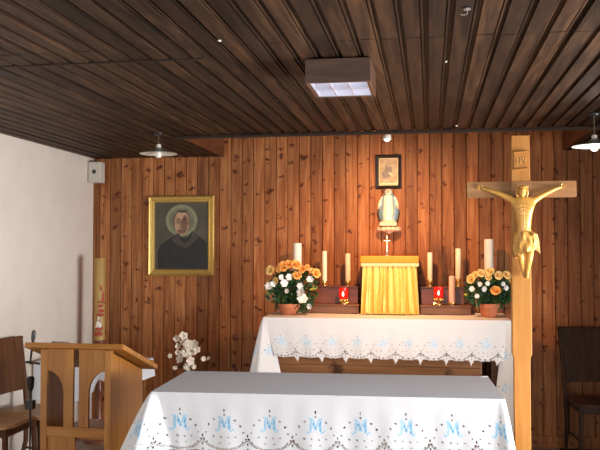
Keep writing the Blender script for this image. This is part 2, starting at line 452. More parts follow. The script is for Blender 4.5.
def pat(dx, dy, style=0):
    """dx in units of pitch/45.5 from the motif centre, dy down. 0 cloth, 1 hole, 2 blue, 3 deep blue, 4 stitch, 5 pale blue, -1 outside"""
    ax = abs(dx)
    edge = 28.0 - .006 * ax * ax
    if ax > 16.5: edge = max(edge, 36 - 1.9 * (22.75 - ax) if ax > 17 else edge)
    edge += .7 * math.sin(dx * 2.4)
    if dy > edge: return -1
    # comb of cut-work along the arc
    r = math.hypot(dx / 1.12, dy)
    ang = math.atan2(dy, dx)
    if 24.6 < r < 26.9 and dy > 10 and (ang * 17) % 1.0 < .45 and dy < edge - 1.0: return 1
    for (hx, hy, rx, ry, an) in HOLES:
        for ox in (0, -45.5):
            u = dx - hx - ox; v = dy - hy
            if abs(u) > 2.6 or abs(v) > 2.6: continue
            c, s_ = math.cos(an), math.sin(an)
            uu = (u * c + v * s_) / (rx * .82); vv = (-u * s_ + v * c) / (ry * .82)
            q = uu * uu + vv * vv
            if q < 1: return 1 if style == 0 or hy > 11 else 4
    if style == 0:
        for a, b_, w in MST:
            d = seg_d(dx, dy, a, b_)
            if d < w * .5: return 3 if (w > 1.5 and ((dx + dy * .4) % 3.1) < 1.3) else 2
            if d < w * .75: return 2
            if d < w * 1.05: return 5
        if dy > -5 and dy < 6 and ax < 5.5 and ((dx * .9 + dy * 1.7) % 3.0) < 1.2 and abs(dy + 1) < 6 - ax * .4: return 5
    else:
        # star-like blue blossom
        a = math.atan2(dy + 2, dx); rr = math.hypot(dx, dy + 2)
        if rr < 8.5 * (.55 + .45 * abs(math.cos(2.5 * a))): return 5 if ((a * 5 + rr) % 2.0) < 1.6 else 2
        if 8.5 <= rr < 14 and abs(((a * 4 / PI) % 1) - .5) < .12: return 5
    return 0
MATS_F = None
def drape(mb, T, B, u, pitch, vlen, style, motif_v, ds=.003, fold=None, rows=(0,), plainhem=False, sm=12):
    """ruled cloth between top curve T and hem curve B (lists of Vector); u = pattern coordinate at each node"""
    # resample
    Ls = [0]
    for i in range(1, len(B)): Ls.append(Ls[-1] + max((B[i] - B[i - 1]).length, (T[i] - T[i - 1]).length, 1e-4))
    n = max(2, int(Ls[-1] / ds))
    nv = int(vlen / ds)
    def samp(arr, s, cubic=False):
        j = 0
        while j < len(Ls) - 2 and Ls[j + 1] < s: j += 1
        t = (s - Ls[j]) / (Ls[j + 1] - Ls[j])
        return arr[j] + (arr[j + 1] - arr[j]) * t
    S = [Ls[-1] * i / n for i in range(n + 1)]
    Ts = [samp(T, s) for s in S]; Bs = [samp(B, s) for s in S]; Us = [samp(u, s) for s in S]
    # smooth the hem curve so folds are round
    for _ in range(sm):
        Bs = [Bs[0]] + [(Bs[i - 1] + Bs[i] * 2 + Bs[i + 1]) / 4 for i in range(1, n)] + [Bs[-1]]
    k = pitch / 45.5
    vs = []; fs = []; ms = []
    for i in range(n + 1):
        for j in range(nv + 1):
            t = j / nv
            e = t ** .85
            p = Ts[i] * (1 - e) + Bs[i] * e
            p.z = Ts[i].z + (Bs[i].z - Ts[i].z) * t
            p.x += .0022 * math.sin(Us[i] * 21 + t * 2) * t
            p.y += (.0035 * math.sin(Us[i] * 17 + 1) + .002 * math.sin(Us[i] * 51)) * t
            vs.append(p)
    pm = {0: 0, 2: 1, 3: 2, 4: 3, 5: 4}
    for i in range(n):
        uu = (Us[i] + Us[i + 1]) / 2
        dx = ((uu / k + 22.75) % 45.5) - 22.75
        for j in range(nv):
            v = (j + .5) / nv * vlen
            cl = 0
            for m_v in rows:
                dy = (v - motif_v - m_v) / k
                if m_v == rows[-1]:
                    c = pat(dx, dy, style)
                    if plainhem and c == -1: c = 0
                    if c != 0: cl = c
                elif dy < 10:
                    c = pat(dx, dy, style)
                    if c in (2, 3, 4, 5): cl = c
            if cl in (-1, 1): continue
            a = i * (nv + 1) + j
            fs.append((a, a + 1, a + nv + 2, a + nv + 1)); ms.append(pm[cl])
    o = len(mb.v)
    used = sorted({q for f in fs for q in f}); mp = {q: o + n_ for n_, q in enumerate(used)}
    mb.v += [tuple(vs[q]) for q in used]
    mb.f += [tuple(mp[q] for q in f) for f in fs]; mb.m += ms
def top_sheet(mb, x0, x1, y0, y1, z, n=40, amp=.0015, seed=0):
    vs = []; fs = []
    for i in range(n + 1):
        for j in range(n // 2 + 1):
            x_ = x0 + (x1 - x0) * i / n; y_ = y0 + (y1 - y0) * j / (n // 2)
            e = 0 if i in (0, n) or j in (0, n // 2) else 1
            vs.append((x_, y_, z + e * amp * noise.noise(Vector((x_ * 5, y_ * 9, seed)))))
    m_ = n // 2 + 1
    for i in range(n):
        for j in range(n // 2):
            a = i * m_ + j; fs.append((a, a + m_, a + m_ + 1, a + 1))
    mb.add(vs, fs, 0)
clothmats = [M['cloth'], M['blue'], M['deepblue'], M['stitch'], M['paleblue']]

# ------------------------------------------------------------------ front altar (origin: centre of its front edge on the floor)
FW, FD, FH = 1.60, .64, .945
FLOC = (-.478, 3.60, 0); FRZ = R(2.6)
t = thing('altar_table', 'long wooden front altar table under the white cloth embroidered with M monograms', 'altar', FLOC, FRZ)
MB().box(-FW / 2 + .004, FW / 2 - .004, .004, FD - .004, FH - .05, FH - .006).build('tabletop', M['altarwood'], t, bevel=.006)
MB().box(-FW / 2 + .10, FW / 2 - .10, .10, .125, .12, FH - .05).build('front_panel', M['altarwood'], t, bevel=.003)
for sx in (-1, 1):
    for y_ in (.08, FD - .16):
        xx = sx * (FW / 2 - .12)
        MB().box(xx - .04, xx + .04, y_, y_ + .08, 0, FH - .05).build('leg', M['altarwood'], t, bevel=.004)
cl = MB()
top_sheet(cl, -FW / 2, FW / 2, 0, FD, FH)
hw = FW / 2
V_ = Vector
# left side -> corner bulge -> front -> corner bulge -> right side : one continuous hem
dz = FH - .268
T = []; B = []; U = []
u0 = .055 - hw
def node(tx, ty, bx, by, bz, u): T.append(V_((tx, ty, FH))); B.append(V_((bx, by, bz))); U.append(u)
pF = .205
# pattern coordinate: a motif centre sits at u = 0; the monograms on the front begin .15 m from the left corner
uL = -.15
node(-hw, FD, -hw - .03, FD, dz, uL - 1.02)
node(-hw, .22, -hw - .02, .24, dz, uL - .45)
node(-hw, .10, -hw - .015, .12, dz, uL - .30)
node(-hw, .012, -hw - .135, .02, dz - .03, uL - .20)
node(-hw, .004, -hw - .165, -.06, dz - .05, uL - .13)
node(-hw + .004, 0, -hw - .06, -.125, dz - .05, uL - .035)
node(-hw + .012, 0, -hw + .03, -.07, dz - .02, uL + .045)
node(-hw + .03, 0, -hw + .10, -.012, dz, uL + .10)
node(-hw + .12, 0, -hw + .14, -.02, dz, uL + .14)
node(0, 0, 0, -.024, dz, uL + hw)
node(hw - .12, 0, hw - .10, -.02, dz, uL + FW - .10)
node(hw - .03, 0, hw - .03, -.018, dz, uL + FW - .03)
node(hw - .012, 0, hw + .02, -.05, dz - .02, uL + FW + .02)
node(hw - .004, 0, hw + .055, -.05, dz - .04, uL + FW + .07)
node(hw, .004, hw + .06, .00, dz - .04, uL + FW + .13)
node(hw, .10, hw + .015, .10, dz, uL + FW + .25)
node(hw, FD, hw + .03, FD, dz, uL + FW + .80)
drape(cl, T, B, U, pF, .268, 0, .134, ds=.0034, sm=70)
T = [V_((-hw, FD, FH)), V_((hw, FD, FH))]; B = [V_((-hw - .03, FD + .02, dz)), V_((hw + .03, FD + .02, dz))]
drape(cl, T, B, [0, 1.6], pF, .268, 0, .134, ds=.008)
tag(cl.build('altar_cloth', clothmats, loc=FLOC, rz=FRZ, smooth=True, weld='keep'), 'white cutwork cloth with blue M monograms draped over the front altar in the foreground', 'tablecloth')

# ------------------------------------------------------------------ back altar
BX0, BX1, BY0, BY1, BH = -1.275, .585, 6.05, 6.74, 1.083
BLOC = ((BX0 + BX1) / 2, BY0, 0); BW = BX1 - BX0; BD = BY1 - BY0; hb = BW / 2
t = thing('altar_table', 'back altar table with brown wooden front against the panelled wall', 'altar', BLOC)
MB().box(-hb + .004, hb - .004, .004, BD - .004, BH - .045, BH - .006).build('tabletop', M['altarwood'], t, bevel=.005)
MB().box(-hb + .10, hb - .21, .05, .08, .1, BH - .05).build('front_panel', M['altarwood'], t, bevel=.003)
MB().box(-hb + .10, hb - .21, .035, .055, BH - .50, BH - .36).build('rail', M['altarwood'], t, bevel=.004)
for sx in (-1, 1):
    for y_ in (.10, BD - .14):
        xx = sx * (hb - .10)
        MB().box(xx - .04, xx + .04, y_, y_ + .08, 0, BH - .045).build('leg', M['altarwood'], t, bevel=.004)
cl = MB()
top_sheet(cl, -hb, hb, 0, BD, BH, n=60, amp=.006, seed=3)
pB = .184
T = []; B = []; U = []
def nodeb(tx, ty, bx, by, bz, u): T.append(V_((tx, ty, BH))); B.append(V_((bx, by, bz))); U.append(u)
zf = BH - .335
nodeb(-hb + .008, 0, -hb + .105, -.018, zf, -.075 )
nodeb(-hb + .06, 0, -hb + .16, -.02, zf, -.03)
nodeb(0, 0, 0, -.03, zf, -.03 + hb - .16)
nodeb(hb - .06, 0, hb - .10, -.02, zf, -.03 + BW - .26)
nodeb(hb - .008, 0, hb - .055, -.012, zf, -.03 + BW - .215)
drape(cl, T, B, U, pB, .335, 1, .185, ds=.0055)
# long side falls, bulging forward round the corners
for s in (-1, 1):
    zs = BH - .92
    T = [V_((s * hb, BD, BH)), V_((s * hb, .10, BH)), V_((s * hb, .012, BH)), V_((s * (hb - .002), .004, BH)), V_((s * (hb - .008), .001, BH)), V_((s * (hb - .04), -.002, BH - .001))]
    k = 1.0 if s < 0 else .62
    B = [V_((s * (hb + .03), BD, zs)), V_((s * (hb + .03), .16, zs)), V_((s * (hb + .16 * k), .04, zs)), V_((s * (hb + .20 * k), -.07, zs)), V_((s * (hb + .05), -.12, zs)), V_((s * (hb - (.24 if s < 0 else .16)), .008, zs))]
    U = [.9, .5, .36, .24, .08, -.06]
    # hem curve kept taut so that the fall does not spread too far
    drape(cl, T, B, U, pB, .92, 1, .0, ds=.009, rows=(.26, .50, .75))
tag(cl.build('altar_cloth', [M['clothcream']] + clothmats[1:], loc=BLOC, smooth=True, weld='keep'), 'white scalloped cloth with small pale blue flowers draped over the back altar', 'tablecloth')

# ------------------------------------------------------------------ standing cross with corpus
S = 4.3 / 800
CXX = at(522, 300, 4.3).x
t = thing('standing_cross', 'tall pale wooden cross with carved golden figure beside the front altar', 'cross', (CXX, 4.34, 0))
ztop = at(521, 135, 4.3).z; zbar0 = at(522, 197, 4.3).z; zbar1 = at(522, 181, 4.3).z
zn = at(520, 355, 4.3).z
w1 = .050; w2 = .041
poly = [(-w2, 0.05), (w2, 0.05), (w2, zn - .02), (w2 + .003, zn - .008), (w1, zn), (w1 - .002, zbar0), (w1 - .004, ztop), (-w1 + .004, ztop), (-w1 + .002, zbar0), (-w1, zn), (-w2 - .003, zn - .008), (-w2, zn - .02)]
MB().prism(poly, -.03, .03).build('post', M['cross'], t, bevel=.003)
xl = at(467, 188, 4.3).x - CXX; xr = at(577, 188, 4.3).x - CXX
MB().box(xl, -w1 + .001, -.026, .026, zbar0, zbar1).box(w1 - .001, xr, -.026, .026, zbar0, zbar1).box(-w1, w1, -.034, -.028, zbar0, zbar1).build('crossbar', M['cross_x'], t, bevel=.002)
m = MB().box(-.17, .17, -.05, .05, 0, .05).box(-.05, .05, -.17, .17, 0, .05)
m.build('base', M['cross'], t, bevel=.004)
# titulus scroll
pt = at(522, 160, 4.28); zc = pt.z
m = MB()
m.box(-.033, .033, -.036, -.030, zc - .043, zc + .040)
m.tube([(-.036, -.038, zc + .042), (0, -.040, zc + .045), (.036, -.038, zc + .048)], .005, 8, 0)
m.tube([(-.036, -.038, zc - .048), (0, -.040, zc - .046), (.036, -.038, zc - .043)], .005, 8, 0)
so = m.build('scroll', M['cross'], t, smooth=True)
# letters of the scroll
def strokes(mb, segs, ox, oz, s, y0, w=.0028):
    for (a, c, b_, d) in segs:
        p = Vector((ox + a * s, y0, oz + c * s)); q = Vector((ox + b_ * s, y0, oz + d * s))
        mb.tube([p, q], w, 6)
LET = {'I': [(.25, 0, .25, 1)], 'N': [(0, 0, 0, 1), (0, 1, .55, 0), (.55, 0, .55, 1)], 'R': [(0, 0, 0, 1), (0, 1, .45, .9), (.45, .9, .45, .6), (.45, .6, 0, .5), (.1, .5, .55, 0)]}
m = MB(); ox = -.027
for ch, adv in (('I', .009), ('N', .017), ('R', .016), ('I', .01)):
    strokes(m, LET[ch], ox, zc - .016, .030, -.037, .0020); ox += adv
m.build('lettering', M['carved_dark'], so)

# corpus: one skinned body; sizes in photo pixels times S, origin at the collar bone (523,197)
cz = at(523, 197, 4.3).z; cx0 = at(523, 197, 4.3).x - CXX
def skin_figure(name, nodes, edges, mtl, parent, loc=(0, 0, 0), root=0, sub=2):
    me = bpy.data.meshes.new(name)
    me.from_pydata([n_[0] for n_ in nodes], edges, []); me.update()
    o = bpy.data.objects.new(name, me); col.objects.link(o)
    o.modifiers.new('skin', 'SKIN')
    sv = me.skin_vertices[0].data if me.skin_vertices else None
    if sv is None:
        bpy.context.view_layer.objects.active = o
        bm = bmesh.new(); bm.from_mesh(me); bm.verts.layers.skin.verify(); bm.to_mesh(me); bm.free()
        sv = me.skin_vertices[0].data
    for i, n_ in enumerate(nodes):
        r = n_[1]
        sv[i].radius = r if isinstance(r, tuple) else (r, r)
        sv[i].use_root = (i == root)
    s_ = o.modifiers.new('sub', 'SUBSURF'); s_.levels = sub; s_.render_levels = sub
    dg = bpy.context.evaluated_depsgraph_get(); dg.update()
    me2 = bpy.data.meshes.new_from_object(o.evaluated_get(dg))
    o.modifiers.clear(); o.data = me2; me2.materials.clear(); me2.materials.append(mtl)
    for p in me2.polygons: p.use_smooth = True
    o.parent = parent; o.location = loc
    return o
def q(px, py, fy): return Vector(((px - 523) * S, -.055 - fy, -(py - 197) * S))
nodes = [
    (q(523, 236, .005), (.044, .034)),      # 0 pelvis
    (q(523, 227, .006), (.036, .028)),      # 1 waist
    (q(523, 214, .012), (.047, .033)),      # 2 ribs
    (q(523, 204, .010), (.052, .030)),      # 3 chest
    (q(522.6, 198.5, .008), (.022, .020)),    # 4 collar
    (q(522, 195, .016), (.017, .017)),      # 5 neck
    (q(521.4, 191.5, .026), (.024, .026)),  # 6 head
    (q(521.2, 187.5, .024), (.021, .024)),  # 7 crown
    (q(514.5, 201.5, .006), (.024, .022)),  # 8 shoulder L
    (q(507, 197, .002), (.0165, .0165)),     # 9 upper arm
    (q(499, 193.2, -.002), (.0135, .0135)),   # 10 elbow
    (q(491.5, 190.3, -.010), (.012, .012)),  # 11 forearm
    (q(486, 188.6, -.016), (.0075, .0075)),  # 12 wrist
    (q(531.5, 201.2, .006), (.024, .022)),  # 13 shoulder R
    (q(539, 196.5, .002), (.0165, .0165)),
    (q(546.5, 192.6, -.002), (.0135, .0135)),
    (q(552.5, 189.8, -.010), (.012, .012)),
    (q(557.5, 188, -.016), (.0075, .0075)),
    (q(519.3, 241, .006), (.027, .027)),    # 18 hip L
    (q(519, 249, .024), (.0225, .024)),
    (q(519.6, 256, .032), (.0175, .0185)),     # 20 knee L
    (q(521.5, 263, .012), (.0155, .0165)),
    (q(523.2, 270.5, -.006), (.0105, .0115)),   # 22 ankle
    (q(527.5, 241, .006), (.027, .027)),
    (q(528, 249, .026), (.0225, .024)),
    (q(527.6, 256, .036), (.0175, .0185)),
    (q(526.6, 263, .020), (.0155, .0165)),
    (q(525.8, 270, .008), (.0105, .0115)),
    (q(523.6, 275.5, .010), (.010, .008)), # 28 foot L
    (q(525.4, 276, .020), (.010, .008)), # 29 foot R
]
edges = [(0, 1), (1, 2), (2, 3), (3, 4), (4, 5), (5, 6), (6, 7), (3, 8), (8, 9), (9, 10), (10, 11), (11, 12), (3, 13), (13, 14), (14, 15), (15, 16), (16, 17),
         (0, 18), (18, 19), (19, 20), (20, 21), (21, 22), (0, 23), (23, 24), (24, 25), (25, 26), (26, 27), (22, 28), (27, 29)]
# hands: palm and five fingers
def hand(wi, sgn, tip_up):
    w = nodes[wi][0]
    d = Vector((sgn * .97, 0, .24)); up = Vector((-sgn * .24, 0, .97))
    palm = w + d * .014; nodes.append((palm, (.0085, .006))); pi_ = len(nodes) - 1; edges.append((wi, pi_))
    return palm, d, up
hands = []
for wi, sgn in ((12, -1), (17, 1)): hands.append(hand(wi, sgn, 0))
body = skin_figure('carved_figure', nodes, edges, M['carved'], t, loc=(cx0, 0, cz))
for (palm, d, up) in hands:
    m = MB()
    for k, (off, ln) in enumerate(((.0075, .017), (.0028, .020), (-.002, .018), (-.0065, .014))):
        p0 = palm + up * off + d * .004
        m.tube([p0, p0 + d * ln * .55 + up * off * .25, p0 + d * ln * .95 + Vector((0, -.005, 0)) + up * off * .3], [.0026, .0024, .0017], 6)
    p0 = palm + up * .007 - d * .004
    m.tube([p0, p0 + up * .007 + d * .003 + Vector((0, -.002, 0)), p0 + up * .011 + d * .008 + Vector((0, -.003, 0))], [.0028, .0026, .0018], 6)
    m.build('finger', M['carved'], body, smooth=True)
# face: brow, nose, beard ; hair with crown
hp = q(521.4, 191, .026)
m = MB()
m.ball(hp + V_((0, -.024, .002)), .005, 6, sc=(.7, 1, 1.6))
for s in (-1, 1): m.ball(hp + V_((s * .008, -.021, .007)), .0035, 6, sc=(1.3, .8, .7))
m.box(hp.x - .006, hp.x + .006, hp.y - .0245, hp.y - .021, hp.z - .010, hp.z - .008)
m.build('face', M['carved_dark'], body, smooth=True)
m = MB()
m.lathe([(.001, -.034), (.009, -.028), (.016, -.012), (.013, .0)], hp + V_((0, -.012, -.004)), 12, sy=.8)
m.build('beard', M['carved'], body, smooth=True)
m = MB()
for k in range(26):
    a = PI * (.05 + .9 * k / 25) ; a2 = a
    r0 = V_((math.cos(a) * .020, math.sin(a) * .018, 0))
    p0 = hp + V_((0, .004, .026)); p1 = hp + V_((math.cos(a) * .025, math.sin(a) * .02 - .004, .010)); p2 = hp + V_((math.cos(a) * .029, math.sin(a) * .02 - .002, -.016)); p3 = hp + V_((math.cos(a) * .024, math.sin(a) * .016 + .002, -.040))
    m.tube([p0, p1, p2, p3], [.005, .006, .005, .003], 6)
m.build('hair', M['carved'], body, smooth=True)
m = MB()
pts = [hp + V_((math.cos(a) * .026, math.sin(a) * .028, .014 + .002 * math.sin(a * 5))) for a in [2 * PI * i / 28 for i in range(29)]]
m.tube(pts, .0035, 6)
for i in range(0, 28, 2):
    m.tube([pts[i], pts[i] + (pts[i] - hp).normalized() * .008 + V_((0, 0, .004))], [.002, .0006], 5)
m.build('thorn_crown', M['carved'], body, smooth=True)
# ribs, breastbone and belly relief laid on the chest surface
from mathutils.bvhtree import BVHTree
bv = BVHTree.FromPolygons([v.co[:] for v in body.data.vertices], [p.vertices[:] for p in body.data.polygons])
def surf(x_, z_, out=.0):
    h_ = bv.ray_cast(V_((x_, -.5, z_)), V_((0, 1, 0)))
    return V_((x_, (h_[0].y if h_[0] else -.08) - out, z_))
bxm = q(523, 200, 0).x
for k in range(5):
    z_ = q(523, 205 + k * 3.6, 0).z
    for sd in (-1, 1):
        m = MB()
        m.tube([surf(bxm + sd * (.005 + .030 * u), z_ + .003 - .012 * u * u) for u in (0, .25, .5, .75, 1)], [.0014, .0028, .0030, .0026, .0012], 6)
        m.build('rib', M['carved_dark' if k % 2 else 'carved'], body, smooth=True)
m = MB().tube([surf(bxm, q(523, 203 + 3 * i, 0).z) for i in range(9)], .0018, 6)
m.build('breastbone', M['carved_dark'], body, smooth=True)

# loincloth: pleated wrap with a knot hanging at the viewer's right
m = MB()
prof = []
n = 40; rows_ = 14
zt_ = q(0, 231, 0).z; zb_ = q(0, 253, 0).z
for j in range(rows_ + 1):
    tt = j / rows_
    z_ = zt_ + (zb_ - zt_) * tt
    for k in range(n):
        a = 2 * PI * k / n
        rr_ = 1 + .07 * math.sin(a * 7 + tt * 6) + .05 * math.sin(a * 13 - tt * 5)
        rx_ = (.046 + .008 * math.sin(PI * tt)) * rr_; ry_ = (.036 + .012 * tt) * rr_
        lift = .020 * math.cos(a + .6) * tt
        m.v.append((.001 + math.cos(a) * rx_, -.066 - .010 * tt + math.sin(a) * ry_, z_ + lift))
for j in range(rows_):
    for k in range(n):
        a = j * n + k; b2 = j * n + (k + 1) % n
        m.f.append((a, b2, b2 + n, a + n)); m.m.append(0)
for k in range(5):
    x_ = .046 + .005 * k
    m.tube([(x_ - .008, -.092, zt_ - .012), (x_ + .002, -.098 + .003 * k, zt_ - .045), (x_ + .001 + .002 * k, -.090, zt_ - .085 - .006 * k)], [.006, .0055, .003], 6)
m.ball((.044, -.098, zt_ - .014), .012, 8)
m.build('loincloth', M['carved'], body, smooth=True)

# ------------------------------------------------------------------ lectern (audience side faces -y)
LX0, LX1 = -2.150, -1.735; LY = 4.2
lw = (LX1 - LX0); t = thing('lectern', 'honey-coloured wooden lectern with twin arched cutouts and sloping top', 'lectern', ((LX0 + LX1) / 2, LY, 0))
h = lw / 2; zt = 1.050; dep = .50
sl = math.atan(.19 / .56)
def top_z(y): return zt + .0 - y * math.tan(sl)
for s in (-1, 1):
    x0_, x1_ = (s * h - .0, s * h - s * .038); x0_, x1_ = min(x0_, x1_), max(x0_, x1_)
    MB().box(x0_, x1_, 0, .036, 0, zt - .004).build('post', M['lectern'], t, bevel=.002)
    dp = dep if s > 0 else .35
    x0_, x1_ = (s * h - s * .004, s * h - s * .030); x0_, x1_ = min(x0_, x1_), max(x0_, x1_)
    MB().prism([(.034, 0.0), (dp, 0.0), (dp, top_z(dp) - .010), (.034, top_z(.034) - .010)], x0_, x1_, plane='YZ').build('side_panel', M['lectern'], t, bevel=.002)
# arched front boards
zr = at(76, 433, 4.2).z                      # mid of the cross rail
zr1 = zr + .030; zr0 = zr - .026
pxm = 4.2 / 800 * 1.02
def arch_board(s):
    xi = .5 * 6 * pxm + .001                 # inner edge
    xs = xi + .056                           # width of the slender leg
    xo = h - .037
    zs = at(60, 394, 4.2).z; za = at(60, 372, 4.2).z - .004
    poly = [(xi, zr1), (xi, zt - .002), (xo, zt - .002), (xo, za + .01)]
    for k in range(9):
        a = (PI / 2) * k / 8
        poly.append((xs + (xo - xs) * math.cos(a), zs + (za + .01 - zs) * math.sin(a)) if False else (xs + (xo - xs) * (1 - math.sin(a)), (za + .01) - (za + .01 - zs) * (1 - math.cos(a))))
    poly.append((xs, zr1))
    return [(s * a, c) for a, c in poly]
for s in (-1, 1):
    MB().prism(arch_board(s), .006, .028).build('arched_panel', M['lectern'], t, bevel=.0015)
MB().box(-h + .037, h - .037, .002, .034, zr0, zr1).build('rail', M['lectern_x'], t, bevel=.003)
MB().box(-h + .037, -.006, .012, .028, .06, zr0).build('lower_panel', M['lectern'], t, bevel=.0015)
MB().box(-h + .03, h - .03, .045, dep - .02, zr0 - .02, zr0).build('shelf', M['lectern_x'], t, bevel=.002)
MB().box(-h + .03, h - .03, .02, dep, .03, .055).build('bottom_board', M['lectern_x'], t, bevel=.002)
mt = Matrix.Translation((0, -.015, zt + .004)) @ Matrix.Rotation(-sl, 4, 'X')
o = MB().box(-.300 + .005, .285, -.012, .585, 0, .030, mtx=mt).build('top_board', M['lectern_x'], t, bevel=.005)
MB().box(-.27, .26, .556, .578, .030, .052, mtx=mt).build('ledge', M['lectern_x'], o, bevel=.003)
# closed book with red cover lying on the slope
bk = thing('book', 'narrow dark red closed book lying on the sloping lectern top', 'book', ((LX0 + LX1) / 2, LY, 0))
MB().box(-.16, -.07, .05, .33, .031, .034, mtx=mt).box(-.16, -.07, .05, .33, .046, .049, mtx=mt).box(-.165, -.158, .05, .33, .031, .049, mtx=mt).build('cover', M['redbook'], bk, bevel=.001)
MB().box(-.157, -.073, .056, .326, .034, .046, mtx=mt).build('page_block', M['paper'], bk)

# ------------------------------------------------------------------ microphone stand
p = at(31, 340, 4.31)
ms = thing('microphone_stand', 'slim black stand holding microphone left of the lectern', 'microphone stand', (p.x, 4.31, 0))
g = lambda py: at(31, py, 4.31).z
m = MB()
m.lathe([(.085, .0), (.088, .008), (.08, .016), (.02, .026), (.012, .09), (.001, .09)], n=28)
m.build('round_foot', M['blackmetal'], ms, smooth=True)
MB().tube([(0, 0, .08), (0, 0, g(362))], .0055, 10).build('pole', M['blackmetal'], ms, smooth=True)
MB().box(-.024, .024, -.018, .018, g(409), g(400)).build('clamp', M['blackmetal'], ms, bevel=.003)
MB().lathe([(.006, g(392)), (.018, g(388)), (.022, g(378)), (.012, g(376))], (0, 0, 0), 14).build('collar', M['blackmetal'], ms, smooth=True)
MB().lathe([(.011, g(378)), (.012, g(364))], (0, -.001, 0), 14).build('sleeve', M['waxwhite'], ms, smooth=True)
MB().tube([(-.03, 0, g(362)), (.055, 0, g(363.5))], .007, 8).build('arm', M['blackmetal'], ms, smooth=True)
mc = thing('microphone', 'small black handheld microphone clipped on top of the slim stand', 'microphone', (p.x, 4.31, 0))
MB().tube([(-.002, 0, g(361)), (.012, 0, g(341))], [.005, .008], 12).build('handle', M['blackmetal'], mc, smooth=True)
MB().tube([(.012, 0, g(341)), (.014, 0, g(337.5)), (.017, 0, g(332)), (.018, 0, g(330))], [.009, .0125, .012, .006], 14).build('grille', M['grille'], mc, smooth=True)

# ------------------------------------------------------------------ chairs (face -y locally)
def make_chair(label, loc, rz, seatm, seat_h=.455, top_h=.985, fm='chairwood'):
    FM = M[fm]
    t = thing('wooden_chair', label, 'chair', loc, rz)
    w = .42; d = .40
    # rounded seat
    poly = []
    for k in range(36):
        a = 2 * PI * k / 36; c_, s_ = math.cos(a), math.sin(a)
        e = .42
        poly.append((w / 2 * math.copysign(abs(c_) ** e, c_), d / 2 * math.copysign(abs(s_) ** e, s_)))
    m = MB(); n = len(poly)
    m.v = [(x_, y_, seat_h - .022) for x_, y_ in poly] + [(x_, y_, seat_h) for x_, y_ in poly] + [(x_ * .8, y_ * .8, seat_h - .004) for x_, y_ in poly] + [(0, 0, seat_h - .008)]
    for k in range(n):
        k2 = (k + 1) % n
        m.f += [(k, k2, n + k2, n + k), (n + k, n + k2, 2 * n + k2, 2 * n + k), (2 * n + k, 2 * n + k2, 3 * n)]; m.m += [0, 0, 0]
    m.f.append(tuple(range(n))[::-1]); m.m.append(0)
    m.build('seat', seatm, t, smooth=True)
    MB().box(-w / 2 + .03, w / 2 - .03, -d / 2 + .03, -d / 2 + .048, seat_h - .075, seat_h - .022).box(-w / 2 + .03, w / 2 - .03, d / 2 - .048, d / 2 - .03, seat_h - .075, seat_h - .022).box(-w / 2 + .03, -w / 2 + .048, -d / 2 + .04, d / 2 - .04, seat_h - .075, seat_h - .022).box(w / 2 - .048, w / 2 - .03, -d / 2 + .04, d / 2 - .04, seat_h - .075, seat_h - .022).build('apron', FM, t, bevel=.002)
    for s in (-1, 1):
        MB().tube([(s * (w / 2 - .035), -d / 2 + .035, seat_h - .022), (s * (w / 2 - .025), -d / 2 + .02, 0)], [.019, .013], 10).build('leg', FM, t, smooth=True)
        # rear leg runs up into the back post
        MB().tube([(s * (w / 2 - .02), d / 2 + .05, 0), (s * (w / 2 - .015), d / 2 - .012, .25), (s * (w / 2 - .010), d / 2 - .010, seat_h), (s * (w / 2 + .003), d / 2 + .018, .70), (s * (w / 2 + .022), d / 2 + .06, top_h - .01)], [.013, .017, .018, .016, .012], 10).build('leg', FM, t, smooth=True)
        MB().tube([(s * (w / 2 - .028), -d / 2 + .03, .20), (s * (w / 2 - .018), d / 2 + .0, .20)], .009, 8).build('stretcher', FM, t, smooth=True)
    # curved solid back panel
    m = MB(); nx = 14; z0 = seat_h + .10
    for side in (0, 1):
        for i in range(nx + 1):
            u = i / nx * 2 - 1
            for z_, hw_, yy in ((z0, w / 2 - .002, .010), ((z0 + top_h) / 2, w / 2 + .006, .030), (top_h, w / 2 + .022, .058)):
                m.v.append((u * hw_, d / 2 + yy - .0 + .022 * (1 - u * u) * -1 * -1 + (.012 if side else 0) - .008, z_))
    st = (nx + 1) * 3
    for i in range(nx):
        for j in range(2):
            a = i * 3 + j
            m.f.append((a, a + 3, a + 4, a + 1)); m.m.append(0)
            m.f.append((st + a, st + a + 1, st + a + 4, st + a + 3)); m.m.append(0)
        for j in (0, 2):
            a = i * 3 + j; m.f.append((a, a + 3, st + a + 3, st + a)); m.m.append(0)
    for i in (0, nx):
        for j in range(2):
            a = i * 3 + j; m.f.append((a, a + 1, st + a + 1, st + a)); m.m.append(0)
    m.build('backrest', FM, t, smooth=True)
    m = MB()
    pts = [(u * (w / 2 + .032), d / 2 + .062 + .022 * (1 - u * u), top_h + .004) for u in [i / 10 * 2 - 1 for i in range(11)]]
    m.tube(pts, .014, 8); m.build('top_rail', FM, t, smooth=True)
    return t
ch = make_chair('shade-toned wooden chair with solid back standing alone by the wall right of the cross', (1.245, 6.30, .0075), R(4), M['darkseat'], .47, .975, 'darkchair')
make_chair('wooden chair with tall brown back next to the microphone stand at left', (-2.675, 5.13, 0), R(84), M['seatwood'], .51, .965)
make_chair('wooden chair with pale glossy seat at the bottom left, its back mostly out of view', (-2.69, 4.67, 0), R(90), M['seatwood'], .545, 1.02)

